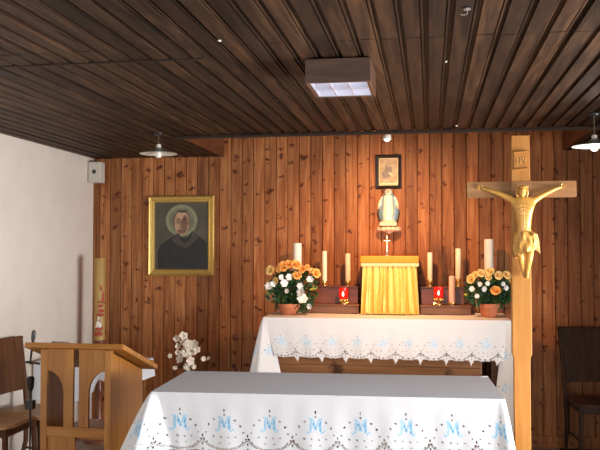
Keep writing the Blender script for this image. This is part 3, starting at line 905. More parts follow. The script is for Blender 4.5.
# ------------------------------------------------------------------ side table with cloth behind the lectern
tx0, tx1, ty0, ty1, tzt = LEFT + .05, -2.13, 5.62, 5.98, .765
tc_ = ((tx0 + tx1) / 2, (ty0 + ty1) / 2, 0)
t = thing('side_table', 'low side table under a white lace-edged cloth behind the lectern', 'table', tc_)
hx = (tx1 - tx0) / 2; hy = (ty1 - ty0) / 2
MB().box(-hx, hx, -hy, hy, tzt - .03, tzt - .004).build('tabletop', M['altarwood'], t, bevel=.004)
for sx in (-1, 1):
    for sy in (-1, 1):
        MB().box(sx * (hx - .06) - .02, sx * (hx - .06) + .02, sy * (hy - .06) - .02, sy * (hy - .06) + .02, 0, tzt - .03).build('leg', M['altarwood'], t, bevel=.002)
m = MB()
top_sheet(m, -hx - .002, hx + .002, -hy - .002, hy + .002, tzt, n=16, amp=.001)
nx = 260; nz_ = 60
vs = []; fs = []
lp = at(97, 380, 5.6).x - tc_[0]
for i in range(nx + 1):
    x_ = -hx - .002 + (2 * hx + .004) * i / nx
    if x_ < lp - .07: dr = .30 - .02 * abs(math.sin(x_ * 40))
    elif x_ < lp: dr = .30 - (.17) * (x_ - lp + .07) / .07 - .012 * abs(math.sin(x_ * 120))
    else: dr = .13 - .010 * abs(math.sin(x_ * 60))
    for j in range(nz_ + 1):
        tt = j / nz_
        vs.append((x_ + .0, -hy - .003 - .012 * tt - .006 * math.sin(x_ * 45) * tt, tzt - dr * tt))
for i in range(nx):
    for j in range(nz_):
        a = i * (nz_ + 1) + j
        if j in (nz_ - 3, nz_ - 6) and i % 3 == 0: continue
        fs.append((a, a + nz_ + 1, a + nz_ + 2, a + 1))
m.add(vs, fs, 0)
m.add([(hx + .002, -hy - .002, tzt), (hx + .002, hy + .002, tzt), (hx + .02, hy + .002, tzt - .14), (hx + .02, -hy - .012, tzt - .13)], [(0, 1, 2, 3)], 0)
tag(m.build('table_cloth', M['cloth'], loc=tc_, smooth=True, weld='keep'), 'white lace-edged cloth hanging over the low side table behind the lectern', 'tablecloth')

# paschal candle on a turned holder
p = at(99.5, 340, 6.4)
zc0 = at(100, 340, 6.4).z; zc1 = at(100, 258, 6.4).z
S6 = 6.4 / 800
t = thing('candle_holder', 'tall dark wooden floor candlestick under the thick decorated candle in the left corner', 'candle holder', (p.x, 6.4, 0))
MB().lathe([(.13, 0), (.13, .02), (.06, .04), (.026, .09), (.024, .40), (.034, .43), (.024, .46), (.028, zc0 - .06), (.052, zc0 - .025), (.052, zc0 - .002)], n=24).build('stem', M['redwood'], t, smooth=True)
t = thing('paschal_candle', 'tall thick amber candle with red and white relief in the left corner', 'candle', (p.x, 6.4, zc0))
hC = zc1 - zc0; rC = 5.6 * S6
MB().lathe([(rC * .98, 0), (rC, .01), (rC, hC - .012), (rC * .9, hC - .002), (rC * .5, hC - .010), (.004, hC - .012)], n=28).build('wax', M['oldwax'], t, smooth=True)
MB().tube([(0, 0, hC - .012), (.002, 0, hC + .008)], .002, 6).build('wick', M['black'], t)
m = MB()
def on_c(a, z, r=rC + .0015): return V_((math.sin(a) * r, -math.cos(a) * r, z))
reliefs = ((.035, .075, -.6, .8), (.085, .115, -.2, .9), (.20, .225, -.1, 1.1), (.235, .26, .3, 1.2), (.28, .30, .2, .9), (.33, .40, .85, 1.15), (.42, .46, .5, .62))
for (z0, z1, a0, a1) in reliefs:
    for k in range(5):
        a = a0 + (a1 - a0) * k / 4
        m.tube([on_c(a, z0 + .004 * math.sin(k * 2)), on_c(a + .05, z1)], .005, 6)
    m.tube([on_c(a0, (z0 + z1) / 2), on_c((a0 + a1) / 2, (z0 + z1) / 2), on_c(a1, (z0 + z1) / 2)], .005, 6)
m.tube([on_c(.35, .04), on_c(.4, .2), on_c(.7, .30), on_c(.9, .40), on_c(.6, .46)], .003, 6)
m.tube([on_c(a, .32 + .01 * math.sin(3 * a)) for a in [-1.6 + .16 * k for k in range(21)]], .004, 6)
m.build('red_relief', M['waxred'], t, smooth=True)
m = MB()
m.ball(on_c(.1, .14), .018, 8, sc=(1, .35, 1.4)); m.ball(on_c(.35, .125), .020, 8, sc=(1, .4, 1.1)); m.ball(on_c(.2, .185), .010, 8, sc=(1, .5, 2)); m.ball(on_c(-.2, .115), .012, 8, sc=(1, .4, .9))
m.build('white_relief', M['waxwhite'], t, smooth=True)
m = MB().tube([on_c(a, .315, rC + .004) for a in [2 * PI * k / 24 for k in range(25)]], .003, 6)
m.build('gold_band', M['brass'], t, smooth=True)

# ------------------------------------------------------------------ orchid spray behind the front altar
p = at(187, 372, 6.3)
pz = at(187, 372, 6.3).z
t = thing('plant_stand', 'small wooden stand carrying the white flower vase behind the front altar', 'stand', (p.x, 6.3, 0))
zs = at(187, 384, 6.3).z
MB().lathe([(.12, zs - .02), (.12, zs)], n=28).build('top', M['redwood'], t, smooth=True, bevel=.003)
for k in range(3):
    a = 2 * PI * k / 3
    MB().tube([(math.cos(a) * .07, math.sin(a) * .07, zs - .02), (math.cos(a) * .12, math.sin(a) * .12, 0)], [.014, .011], 8).build('leg', M['redwood'], t, smooth=True)
vz = thing('flower_vase', 'slender dark vase of creamy white blossoms against the panelling behind the altar', 'flower arrangement', (p.x, 6.3, zs + .001))
MB().lathe([(.034, 0), (.045, .02), (.048, .05), (.028, .10), (.022, .135), (.026, .15), (.018, .15), (.016, .12), (.016, .02)], n=20, caps=True).build('vase', M['black'], vz, smooth=True)
S63 = 6.3 / 800
def blossom(mb, c, r, n=5, nrm=(0, -1, .2), cup=.35, seed=0):
    rr_ = random.Random(seed)
    nv = Vector(nrm).normalized(); a_ = nv.cross(V_((0, 0, 1)) if abs(nv.z) < .9 else V_((1, 0, 0))).normalized(); b_ = nv.cross(a_)
    c = V_(c)
    for k in range(n):
        a = 2 * PI * (k + rr_.uniform(-.12, .12)) / n
        d = a_ * math.cos(a) + b_ * math.sin(a); w_ = nv.cross(d)
        pts = []
        for (u, hw_, l) in ((0, .12, 0), (.35, .38, .10), (.7, .44, .22), (1, .14, .30)):
            base = c + d * (u * r) + nv * (l * r * cup)
            pts += [base - w_ * hw_ * r, base + nv * (-.05 * r), base + w_ * hw_ * r]
        fs = []
        for i in range(3):
            for j in range(2):
                q_ = i * 3 + j; fs.append((q_, q_ + 1, q_ + 4, q_ + 3))
        mb.add(pts, fs)
stm = MB()
def rel(px, py, dd=0): v = at(px, py, 6.3 + dd) - V_((p.x, 6.3, zs)); return v
bl = [(176.5, 338.5, 3.4), (183.5, 336, 4.2), (178, 346, 3), (189, 345, 5.5), (195, 344.5, 4.6), (185.5, 352, 5), (192, 351, 5), (180, 359, 4.4), (190.5, 361, 4.2), (187, 367.5, 4.2), (183, 342, 3), (188.5, 356, 3.5), (177.5, 352.5, 2.6), (194, 367, 2.4), (203.5, 359, 2.6), (208.5, 358.5, 2.2), (170, 356, 2.4), (175, 368, 2.2), (197, 349.5, 3.4)]
base = V_((0, 0, .14))
for i, (bx, by, r) in enumerate(bl):
    dd = rnd.uniform(-.05, .05)
    c = rel(bx, by, dd)
    stm.tube([base + V_((rnd.uniform(-.008, .008), rnd.uniform(-.008, .008), -.04)), base * .4 + c * .6 + V_((0, 0, .02)) - V_((0, 0, base.z * .0)), c], [.0022, .0018, .0012], 5)
stm.build('stems', M['stem'], vz, smooth=True)
for i, (bx, by, r) in enumerate(bl):
    rr2 = random.Random(i)
    m = MB(); c = rel(bx, by, rr2.uniform(-.05, .0))
    blossom(m, (0, 0, 0), r * S63 * 1.12, 5, (rr2.uniform(-.6, .6), -1, rr2.uniform(-.3, .7)), seed=i)
    blossom(m, (0, -.004, 0), r * S63 * .7, 4, (rr2.uniform(-.6, .6), -1, rr2.uniform(-.3, .7)), seed=i + 50)
    m.build('blossom', M['petalcream'], vz, loc=c)

# ------------------------------------------------------------------ things standing on the back altar
AZ = BH + .004
def on_altar(px, D): return at(px, 300, D).x
SB = 6.5 / 800
# stepped wooden shelves either side of the tabernacle
def shelf_unit(px0, px1, px2, px3, lab):
    x0, x1 = at(px0, 300, 6.47).x, at(px1, 300, 6.47).x
    u0, u1 = at(px2, 300, 6.60).x, at(px3, 300, 6.60).x
    cx = (x0 + x1) / 2
    t = thing('candle_shelf', lab, 'shelf', (cx, 6.47, AZ), group=None)
    MB().box(x0 - cx, x1 - cx, 0, .29, .0, .058).box(x0 - cx - .004, x1 - cx + .004, -.006, .29, .058, .072).build('lower_step', M['stepwood'], t, bevel=.003)
    zt_ = at(330, 286, 6.6).z - AZ
    MB().box(u0 - cx, u1 - cx, .13, .29, .072, zt_ - .012).build('upper_step', M['redwood'], t, bevel=.003)
    MB().box(u0 - cx - .005, u1 - cx + .005, .12, .29, zt_ - .012, zt_).build('top_board', M['redwood'], t, bevel=.002)
    return AZ + zt_
ZU = shelf_unit(304, 358.5, 304, 358, 'low stepped wooden shelf on the altar left of the golden curtain')
shelf_unit(420.5, 471, 421, 464, 'low stepped wooden shelf on the altar right of the golden curtain')
# tabernacle
tx = at(389.3, 290, 6.42).x
t = thing('tabernacle', 'tabernacle box veiled by gathered gold curtain with orange top board', 'tabernacle', (tx, 6.42, AZ))
zt_ = at(389, 256, 6.42).z - AZ; z1 = at(389, 263, 6.42).z - AZ; z2 = at(389, 266, 6.42).z - AZ
hwT = 28.5 * 6.42 / 800 * 1.015
MB().box(-.19, .19, .035, .33, 0, z2 - .004).build('box', M['gold'], t, bevel=.003)
MB().box(-hwT, hwT, -.0, .35, z1, zt_).build('top_board', M['orange'], t, bevel=.006)
MB().box(-hwT + .006, hwT + .0, .004, .345, z2 - .004, z1 - .001).build('cornice', M['mount'], t, bevel=.002)
m = MB(); n = 220; nz2 = 16
zc_ = z2 - .006
for side in (0, 1):
    for i in range(n + 1):
        u = i / n * 2 - 1
        for j in range(nz2 + 1):
            tt = j / nz2
            w_ = (hwT - .022) + .012 * tt + (.014 * tt if u > 0 else .004 * tt)
            ph_ = u * 30 + 1.4 * math.sin(u * 5 + 1) + .5 * math.sin(tt * 3 + u * 9)
            am = .010 + .013 * tt
            y_ = .016 - am * (.6 * math.sin(ph_) + .4 * math.sin(ph_ * 1.7 + 1 - tt)) - .010 * tt + side * .0015
            # gathered swag folds
            y_ -= .006 * math.sin(PI * tt) * math.sin(u * 11 + tt * 5)
            m.v.append((u * w_, y_, zc_ * (1 - tt) + .002 + (.003 * math.sin(ph_)) * tt + .002))
st = (n + 1) * (nz2 + 1)
for i in range(n):
    for j in range(nz2):
        a = i * (nz2 + 1) + j
        m.f.append((a, a + nz2 + 1, a + nz2 + 2, a + 1)); m.m.append(0)
        m.f.append((st + a, st + a + 1, st + a + nz2 + 2, st + a + nz2 + 1)); m.m.append(0)
cu = m.build('curtain', M['curtain'], t, smooth=True)
m = MB()
for i in range(0, n, 2):
    v = cu.data.vertices[i * (nz2 + 1) + nz2].co
    m.tube([v + V_((0, -.001, .010)), v + V_((0, -.002, -.003))], .0016, 5)
m.build('fringe', M['curtain'], cu)
for s in (-1, 1):
    m = MB()
    for side in (0, 1):
        for i in range(41):
            for j in range(9):
                tt = j / 8; yy = .02 + .29 * i / 40
                m.v.append((s * (hwT - .020 + .012 * tt + .006 * math.sin(i * 1.1) * (.4 + tt) - side * .0015), yy, zc_ * (1 - tt) + .003))
    for i in range(40):
        for j in range(8):
            a = i * 9 + j
            m.f.append((a, a + 9, a + 10, a + 1)); m.m.append(0)
            m.f.append((369 + a, 369 + a + 1, 369 + a + 10, 369 + a + 9)); m.m.append(0)
    m.build('side_curtain', M['curtain'], t, smooth=True)
# small silver cross on the tabernacle
zt0 = AZ + zt_
c = at(387, 256, 6.5)
t = thing('small_cross', 'slim silver crucifix standing on the orange top of the tabernacle', 'cross', (c.x, 6.5, zt0 + .0005))
MB().lathe([(.020, 0), (.020, .004), (.008, .010), (.005, .03), (.0, .032)], n=18).build('base', M['silver'], t, smooth=True)
MB().box(-.004, .004, -.003, .003, .03, .160).box(-.028, .028, -.003, .003, .118, .126).build('cross', M['silver'], t, bevel=.0015)
m = MB()
for (a, z_) in ((-.030, .122), (.030, .122), (0, .164)): m.ball((a, 0, z_), .006, 8)
m.ball((0, -.005, .134), .005, 8); m.tube([(0, -.005, .128), (0, -.006, .085)], [.006, .003], 8)
m.tube([(-.026, -.004, .126), (0, -.006, .128), (.026, -.004, .126)], .003, 6)
m.build('figure', M['brass'], t, smooth=True)

# slim altar candles in brass holders
def cyl_candle(label, px, py0, py1, D, rpx, zbase, mtl='wax', name='altar_candle', holder=True, hlabel=None, top='flat'):
    x_ = at(px, 280, D).x; s_ = D / 800
    zt_ = at(px, py0, D).z; hb_ = 0
    if holder:
        zh = at(px, py1, D).z - zbase
        r_ = rpx * s_
        h_ = thing('candle_holder', hlabel, 'candle holder', (x_, D, zbase))
        MB().lathe([(.030, 0), (.030, .004), (.012, .010), (.010, max(.012, zh - .012)), (r_ + .010, max(.014, zh - .008)), (r_ + .011, max(.016, zh - .004)), (r_ + .004, max(.017, zh - .001))], n=20).build('drip_pan', M['brass'], h_, smooth=True)
        if zh > .0: m = MB().lathe([(r_ + .004, zh - .001), (r_ + .004, zh + .012), (r_ + .0015, zh + .012), (r_ + .0015, zh - .001)], n=20, caps=False); m.build('socket', M['brass'], h_, smooth=True)
        hb_ = zh
    t = thing(name, label, 'candle', (x_, D, zbase + hb_))
    H_ = zt_ - zbase - hb_; r_ = rpx * s_
    MB().lathe([(r_ * .95, 0.0005), (r_, .004), (r_, H_ - .004), (r_ * .85, H_), (r_ * .4, H_ - .003), (.001, H_ - .003)], n=20).build('wax', M[mtl], t, smooth=True)
    MB().tube([(0, 0, H_ - .003), (.001, 0, H_ + .006)], .0014, 6).build('wick', M['black'], t)
    return t
cyl_candle('slim ivory candle farther from the curtain on the left shelf', 324.5, 251, 282, 6.66, 2.5, ZU, hlabel='brass holder of the slim candle nearest the left flower pot')
cyl_candle('slim ivory candle closest to the curtain on the left shelf', 348, 253.5, 282, 6.66, 2.6, ZU, hlabel='brass holder of the slim candle just left of the gold curtain')
cyl_candle('slim ivory candle just right of the curtain on the right shelf', 430, 252.5, 281, 6.66, 2.5, ZU, hlabel='brass holder of the slim candle just right of the gold curtain')
cyl_candle('slim ivory candle on the far right end of the right shelf', 458.3, 248.5, 280, 6.66, 2.7, ZU, hlabel='brass holder of the slim candle nearest the right flower pot')
# thick white candles behind the flowers on tall holders
for px, py0, l1, l2 in ((297.3, 243, 'thick white pillar candle rising behind the left flowers', 'brass holder of the thick candle behind the left flowers'), (489, 239, 'thick white pillar candle rising behind the right flowers', 'brass holder of the thick candle behind the right flowers')):
    cyl_candle(l1, px, py0, 285, 6.64, 4.4, AZ, 'waxwhite', 'pillar_candle', hlabel=l2)
# pink candle
cyl_candle('pale pink candle standing on the right shelf beside the red lamp', 452, 276, 303.5, 6.53, 3.1, AZ + .073, 'pinkwax', 'pink_candle', hlabel='tiny brass holder under the pink candle')
# red sanctuary lamps on gold cherub feet
def votive(px, py0, py1, label):
    x_ = at(px, 295, 6.53).x; s_ = 6.53 / 800; zb = AZ + .073
    t = thing('votive_lamp', label, 'votive lamp', (x_, 6.53, zb))
    zg0 = at(px, py1, 6.53).z - zb; zg1 = at(px, py0, 6.53).z - zb
    m = MB().lathe([(.026, 0), (.026, .005), (.012, .012), (.009, .028), (.018, .04), (.030, zg0 - .008), (.034, zg0)], n=18)
    for k in range(6):
        a = 2 * PI * k / 6
        m.ball((math.cos(a) * .030, math.sin(a) * .030, zg0 - .012), .011, 6, sc=(1, 1, 1.3))
        m.tube([(math.cos(a) * .012, math.sin(a) * .012, .012), (math.cos(a) * .040, math.sin(a) * .040, .008)], [.005, .004], 6)
    m.build('stand', M['brass'], t, smooth=True)
    w_ = 4.6 * s_
    MB().lathe([(w_ * .8, zg0 + .001), (w_, zg0 + .015), (w_ * 1.02, zg1), (w_ * .95, zg1), (w_ * .92, zg0 + .015), (w_ * .7, zg0 + .006)], n=22).build('glass_cup', M['redglass'], t, smooth=True)
    MB().lathe([(.001, zg0 + .02), (.008, zg0 + .03), (.009, zg0 + .04), (.001, zg0 + .062)], (.0, -w_ * .98, .002), n=10).build('flame', M['flame'], t, smooth=True)
    return x_
v1 = votive(343.5, 288, 299, 'glowing red glass lamp on gilt foot left of the gold curtain')
v2 = votive(438.5, 287, 298, 'glowing red glass lamp on gilt foot between the curtain and pink candle')

# clear vase of dried twigs
x_ = at(444, 285, 6.72).x
t = thing('twig_vase', 'clear glass vase of thin dried twigs at the back of the right shelf', 'vase', (x_, 6.715, ZU))
MB().lathe([(.022, 0), (.026, .01), (.024, .06), (.018, .10), (.016, .10), (.022, .06), (.023, .012), (.001, .008)], n=20).build('vase', M['glass'], t, smooth=True)
m = MB(); rr_ = random.Random(5)
for k in range(11):
    a = rr_.uniform(-1.0, 1.0); hh = rr_.uniform(.22, .37)
    p0 = V_((rr_.uniform(-.008, .008), rr_.uniform(-.006, .006), .012)); p2 = V_((a * .12, rr_.uniform(-.05, .02), hh)); p1 = (p0 + p2) / 2 + V_((-a * .02, 0, .03))
    m.tube([p0, p1, p2], [.0024, .0020, .0012], 5)
    for q_ in range(4):
        b0 = p1 + (p2 - p1) * (q_ / 4); b1 = b0 + V_((rr_.uniform(-.04, .04), rr_.uniform(-.02, .01), rr_.uniform(.01, .05)))
        m.tube([b0, b1], [.0014, .0008], 4)
        m.ball(b1, .004, 5)
m.build('twigs', M['twig'], t, smooth=True)

# flower pots ------------------------------------------------------
def rose_mesh():
    m = MB(); rr_ = random.Random(3)
    for layer, (n_, r_, h_, op) in enumerate(((3, .25, .75, .1), (4, .45, .8, .25), (5, .72, .7, .55), (6, 1.0, .45, .95))):
        for k in range(n_):
            a = 2 * PI * k / n_ + layer * .6 + rr_.uniform(-.1, .1)
            vs = []; fs = []
            for i in range(5):
                tt = i / 4
                rad = r_ * (.25 + .75 * tt ** (.6)) + op * .12 * tt * tt
                z_ = h_ * tt - (.18 * op * tt ** 3)
                for j in range(5):
                    w_ = (j / 4 - .5) * 2
                    half = (PI / n_) * 1.25 * (.5 + .5 * math.sin(PI * min(1, tt * .8 + .15)))
                    aa = a + w_ * half
                    vs.append((math.cos(aa) * rad, math.sin(aa) * rad, z_ - .12 * w_ * w_ * tt + (0.05 if layer == 3 else 0)))
            for i in range(4):
                for j in range(4):
                    q_ = i * 5 + j; fs.append((q_, q_ + 1, q_ + 6, q_ + 5))
            m.add(vs, fs)
    m.ball((0, 0, .45), .22, 8, sc=(1, 1, 1.4))
    return m
rose_proto = {}
def place_rose(parent, mtl, c, r, nrm, name='rose'):
    if mtl not in rose_proto:
        o = rose_mesh().build(name, M[mtl], parent, smooth=True); rose_proto[mtl] = o
    else:
        src = rose_proto[mtl]; o = src.copy(); col.objects.link(o); o.parent = parent
    o.location = c; o.scale = (r, r, r)
    o.rotation_euler = Vector(nrm).to_track_quat('Z', 'Y').to_euler()
    return o
def flower_pot(px, D, label, roses, whites, spread, seed, potw, pot_px, crown):
    base = V_((at(px, 300, D).x, D, AZ)); s_ = D / 800
    t = thing('potted_flowers', label, 'flower arrangement', base)
    h_ = at(px, pot_px, D).z - AZ; r_ = potw * s_
    MB().lathe([(r_ * .68, 0), (r_ * .88, h_ * .7), (r_ * .98, h_ * .7), (r_, h_), (r_ * .88, h_), (r_ * .8, h_ * .75), (.001, h_ * .75)], n=28).build('pot', M['terracotta'], t, smooth=True)
    rr_ = random.Random(seed)
    m = MB(); st_ = MB()
    bpt = V_((0, 0, h_ * .75))
    x0, x1, y0, y1 = crown
    for k in range(560):
        # leaves fill an ellipsoid around the crown
        while True:
            u, v, w_ = rr_.uniform(-1, 1), rr_.uniform(-1, 1), rr_.uniform(-1, 1)
            if u * u + v * v + w_ * w_ < 1: break
        cpx = (x0 + x1) / 2 + u * (x1 - x0) / 2; cpy = (y0 + y1) / 2 + v * (y1 - y0) / 2
        c = at(cpx, cpy, D + w_ * .09) - base
        if c.z < .02: c.z = .02 + rr_.random() * .03
        dirv = (c - V_((0, 0, h_))).normalized() + V_((rr_.uniform(-.6, .6), rr_.uniform(-.8, .3), rr_.uniform(-.5, .4)))
        dirv.normalize(); sd = dirv.cross(V_((rr_.uniform(-.4, .4), -1, rr_.uniform(-.2, 1)))).normalized(); nn = dirv.cross(sd)
        l = rr_.uniform(.026, .050); w0 = l * .36
        a0 = c - dirv * l * .5; a1 = c + dirv * l * .5 - V_((0, 0, l * .15))
        mi = 1 if rr_.random() < .04 else 0
        m.add([a0, c - sd * w0 + nn * .003, c - nn * .002, c + sd * w0 + nn * .003, a1], [(0, 1, 2), (0, 2, 3), (1, 4, 2), (2, 4, 3)], mi)
        if k % 6 == 0: st_.tube([bpt, (bpt + c) / 2 + V_((0, 0, .01)), c], [.002, .0016, .001], 4)
    for (bx, by, br, mt_) in roses:
        c = at(bx, by, D - .09) - base
        st_.tube([bpt, (bpt + c) / 2 + V_((0, .02, .01)), c + V_((0, .015, -.01))], [.003, .0025, .002], 5)
    for (bx, by, br) in whites:
        c = at(bx, by, D - .10) - base
        st_.tube([bpt, (bpt + c) / 2 + V_((0, .02, .01)), c + V_((0, .012, -.004))], [.0025, .002, .0015], 5)
    m.build('foliage', [M['leaf'], M['leafyellow']], t)
    st_.build('stems', M['leaf'], t)
    for (bx, by, br, mt_) in roses:
        c = at(bx, by, D - .09) - base
        place_rose(t, mt_, c, br * s_ * .92, (rr_.uniform(-.5, .5) + (bx - px) * .02, -1, rr_.uniform(.0, .8)))
    for i, (bx, by, br) in enumerate(whites):
        mm = MB(); nr = (rr_.uniform(-.6, .6), -1, rr_.uniform(-.3, .6))
        blossom(mm, (0, 0, 0), br * s_ * 1.1, 6, nr, .8, seed=seed + i)
        blossom(mm, (0, -.004, 0), br * s_ * .7, 5, nr, 1.4, seed=seed + i + 9)
        mm.build('white_flower', M['petalwhite'], t, loc=at(bx, by, D - .10) - base)
    return t
O_, Y_ = 'rose_o', 'rose_y'
flower_pot(289, 6.33, 'terracotta pot of apricot roses and white flowers at the left altar end',
           [(270.5, 270.5, 5, Y_), (283.5, 266.5, 5.4, O_), (288.5, 264.5, 4.6, O_), (296, 265, 5.2, O_), (302, 269.5, 4, O_), (297, 275.5, 4.6, O_), (316, 273.5, 4.8, O_), (276, 281, 4.0, Y_), (312, 271, 3, Y_), (279, 269, 3.6, O_), (307, 267.5, 3.0, O_)],
           [(269, 286, 4), (273, 284, 3), (284, 283, 3.8), (289, 277, 3.2), (310, 279.5, 3.4), (301, 292, 4.6), (302.5, 299, 5), (300, 286, 3), (287, 291, 2.4), (309.5, 306.5, 2.8), (281, 277, 2.6)],
           1, 11, 12.0, 303.5, (265, 320, 267, 313))
rose_proto.clear()
flower_pot(489, 6.33, 'terracotta pot of pale yellow roses at the right altar end by the cross',
           [(471.5, 279, 4.8, Y_), (481, 273.5, 4.2, Y_), (490, 272, 4.4, Y_), (498.5, 275.5, 4.2, Y_), (506.5, 275.5, 4.4, Y_), (495.5, 291, 5.0, O_), (475.5, 275, 3.6, Y_), (488.5, 277.5, 3.4, Y_), (511, 281, 3.2, Y_)],
           [(472, 289, 2.6), (480, 284, 2.4), (484, 289, 2.6), (506, 288, 2.4), (477, 296, 2.2), (487.5, 283.5, 2.2), (503, 284, 2.2)],
           1, 23, 10.5, 303.5, (464, 515, 271, 310))

# ------------------------------------------------------------------ wall things
# gilt portrait
def wp(px, py, D=WALL - .02): return at(px, py, D)
a = wp(148.5, 195); b_ = wp(214, 276)
PX0, PX1, PZ1, PZ0 = a.x, b_.x, a.z - .01, b_.z + .0
pc = V_(((PX0 + PX1) / 2, WALL - .002, (PZ0 + PZ1) / 2)); pw = (PX1 - PX0) / 2; phh = (PZ1 - PZ0) / 2
t = thing('framed_portrait', 'gilt-framed portrait of a haloed man in dark robe and glasses', 'painting', pc)
def frame(mb, w, h_, fw, dep, steps):
    # moulded profile swept round the rectangle: (inset, depth)
    for (i0, d0), (i1, d1) in zip(steps[:-1], steps[1:]):
        for (sx0, sz0, sx1, sz1) in ((-1, -1, 1, -1), (1, -1, 1, 1), (1, 1, -1, 1), (-1, 1, -1, -1)):
            vs = [(sx0 * (w - i0), -d0, sz0 * (h_ - i0)), (sx1 * (w - i0), -d0, sz1 * (h_ - i0)), (sx1 * (w - i1), -d1, sz1 * (h_ - i1)), (sx0 * (w - i1), -d1, sz0 * (h_ - i1))]
            mb.add(vs, [(0, 1, 2, 3)])
    return mb
m = frame(MB(), pw, phh, .06, .03, [(0, 0), (0, .022), (.010, .032), (.018, .026), (.036, .020), (.042, .028), (.050, .026), (.056, .016), (.060, .008)])
m.build('frame', M['gold'], t, weld=True)
iw, ih = pw - .058, phh - .058
m = MB()
m.box(-iw, iw, -.010, 0, -ih, ih, 0)
def disc(mb, cx, cz_, rx, rz_, y, mi, n=36, sup=1.0, ang=0):
    vs = [(cx, y, cz_)]; 
    for k in range(n):
        a_ = 2 * PI * k / n; c_, s_ = math.cos(a_), math.sin(a_)
        u = rx * math.copysign(abs(c_) ** sup, c_); v = rz_ * math.copysign(abs(s_) ** sup, s_)
        vs.append((cx + u * math.cos(ang) - v * math.sin(ang), y, cz_ + u * math.sin(ang) + v * math.cos(ang)))
    mb.add(vs, [(0, 1 + k, 1 + (k + 1) % n) for k in range(n)], mi)
s_ = WALL / 800
def pp(px, py): v = wp(px, py, WALL - .015); return v.x - pc.x, v.z - pc.z
hx_, hz_ = pp(181.5, 220.5)
disc(m, hx_, hz_, 17.0 * s_, 16.5 * s_, -.0106, 1)
disc(m, hx_, hz_, 13.4 * s_, 13.2 * s_, -.0108, 6)
# robe with hood
poly = [pp(*q_) for q_ in ((157.5, 268.5), (157.5, 252), (160, 245), (167, 240), (174, 236), (178, 233), (182, 238), (187, 238), (192, 231), (197, 235), (204, 240), (207, 244), (207.5, 268.5))]
m.add([(x_, -.0112, z_) for x_, z_ in poly], [tuple(range(len(poly)))], 3)
poly = [pp(*q_) for q_ in ((172, 240), (178, 233.5), (181, 240), (185, 243.5), (190, 239), (193, 231.5), (198, 238), (190, 246), (184, 248), (177, 245))]
m.add([(x_, -.0114, z_) for x_, z_ in poly], [tuple(range(len(poly)))], 4)
# head
fx, fz = pp(181.5, 222.5)
disc(m, fx, fz + .010, 9.0 * s_, 10.8 * s_, -.0116, 4, sup=.9)
disc(m, fx + .002, fz - .002, 8.0 * s_, 12.2 * s_, -.0120, 2, sup=.88)
disc(m, fx + .030, fz - .010, 3.0 * s_, 9.0 * s_, -.0122, 5)
disc(m, fx + .068, fz - .004, 1.3 * s_, 2.6 * s_, -.0121, 5)
disc(m, fx + .006, fz + .098, 5.6 * s_, 1.3 * s_, -.0123, 4)
disc(m, fx + .002, fz + .060, 5.4 * s_, 3.2 * s_, -.0121, 7)
for sx in (-1, 1):
    ring = [(fx + sx * .026 + math.cos(a_) * .020, -.0128, fz + .010 + math.sin(a_) * .016) for a_ in [2 * PI * k / 16 for k in range(17)]]
    m.tube(ring, .0022, 5, 4)
    disc(m, fx + sx * .026, fz + .011, .010, .005, -.0126, 5, 12)
    disc(m, fx + sx * .026, fz + .032, .018, .004, -.0126, 4, 12, ang=-sx * .15)
m.tube([(fx - .007, -.0128, fz + .012), (fx + .007, -.0128, fz + .012)], .0022, 5, 4)
disc(m, fx, fz - .020, .009, .020, -.0125, 5, 14)
disc(m, fx, fz - .044, .024, .006, -.0126, 5, 14)
disc(m, fx, fz - .078, .040, .020, -.0124, 5, 18)
m.build('canvas', [M['canvas'], M['halo'], M['skin'], M['robe'], M['hair'], M['skindark'], M['haloin'], M['skinlight']], t)

# small dark-framed print
a = wp(375.5, 155, WALL - .01); b_ = wp(401.5, 188.5, WALL - .01)
pc = V_(((a.x + b_.x) / 2, WALL - .002, (a.z + b_.z) / 2)); w_ = (b_.x - a.x) / 2; h_ = (a.z - b_.z) / 2
t = thing('framed_print', 'small black-framed sepia print high above the statue', 'picture', pc)
frame(MB(), w_, h_, .03, .02, [(0, 0), (0, .018), (.008, .022), (.022, .016), (.028, .006)]).build('frame', M['black'], t, weld=True)
m = MB().box(-w_ + .026, w_ - .026, -.006, 0, -h_ + .026, h_ - .026, 0)
m.box(-w_ + .036, w_ - .036, -.0064, -.0058, -h_ + .050, h_ - .034, 1)
disc(m, .0, .01, .030, .055, -.0068, 2, 24); disc(m, .004, .055, .016, .018, -.0072, 1, 20); disc(m, -.030, -.030, .022, .036, -.0071, 2, 20, ang=.5); disc(m, .02, -.02, .022, .010, -.0073, 0, 16, ang=-.7)
m.build('picture', [M['mount'], M['print'], M['printdark']], t)

# statue on a scrolled bracket
sD = WALL - .09
bx = at(388.5, 226, sD).x; z0 = at(388, 222.5, sD).z; ztp = at(388, 189, sD).z
ss = sD / 800
t = thing('wall_bracket', 'small cream scrolled bracket under the statue on the panelled wall', 'bracket', (bx, WALL - .002, z0 - .092))
m = MB().prism([(-.070, .092), (-.070, .062), (.070, .062), (.070, .092)], -.165, 0)
m.build('ledge', M['bracket'], t, bevel=.004)
m = MB()
for k in range(7):
    a = PI * k / 6
    m.ball((math.cos(a) * .074, -.075 - math.sin(a) * .062, .038), .028, 8, sc=(1.1, 1, .75))
m.ball((0, -.06, .035), .060, 10, sc=(1, .9, .5)); m.ball((0, -.075, .020), .03, 8, sc=(1, 1, .8))
m.box(-.03, .03, -.06, 0, .012, .066)
m.build('cloud_carving', M['bracket'], t, smooth=True)
t = thing('madonna_statue', 'small plaster statue of a veiled woman in white dress and blue mantle', 'statue', (bx, sD, z0 + .0005)); t.scale = (1.3, 1.15, 1)
Hs = ztp - z0
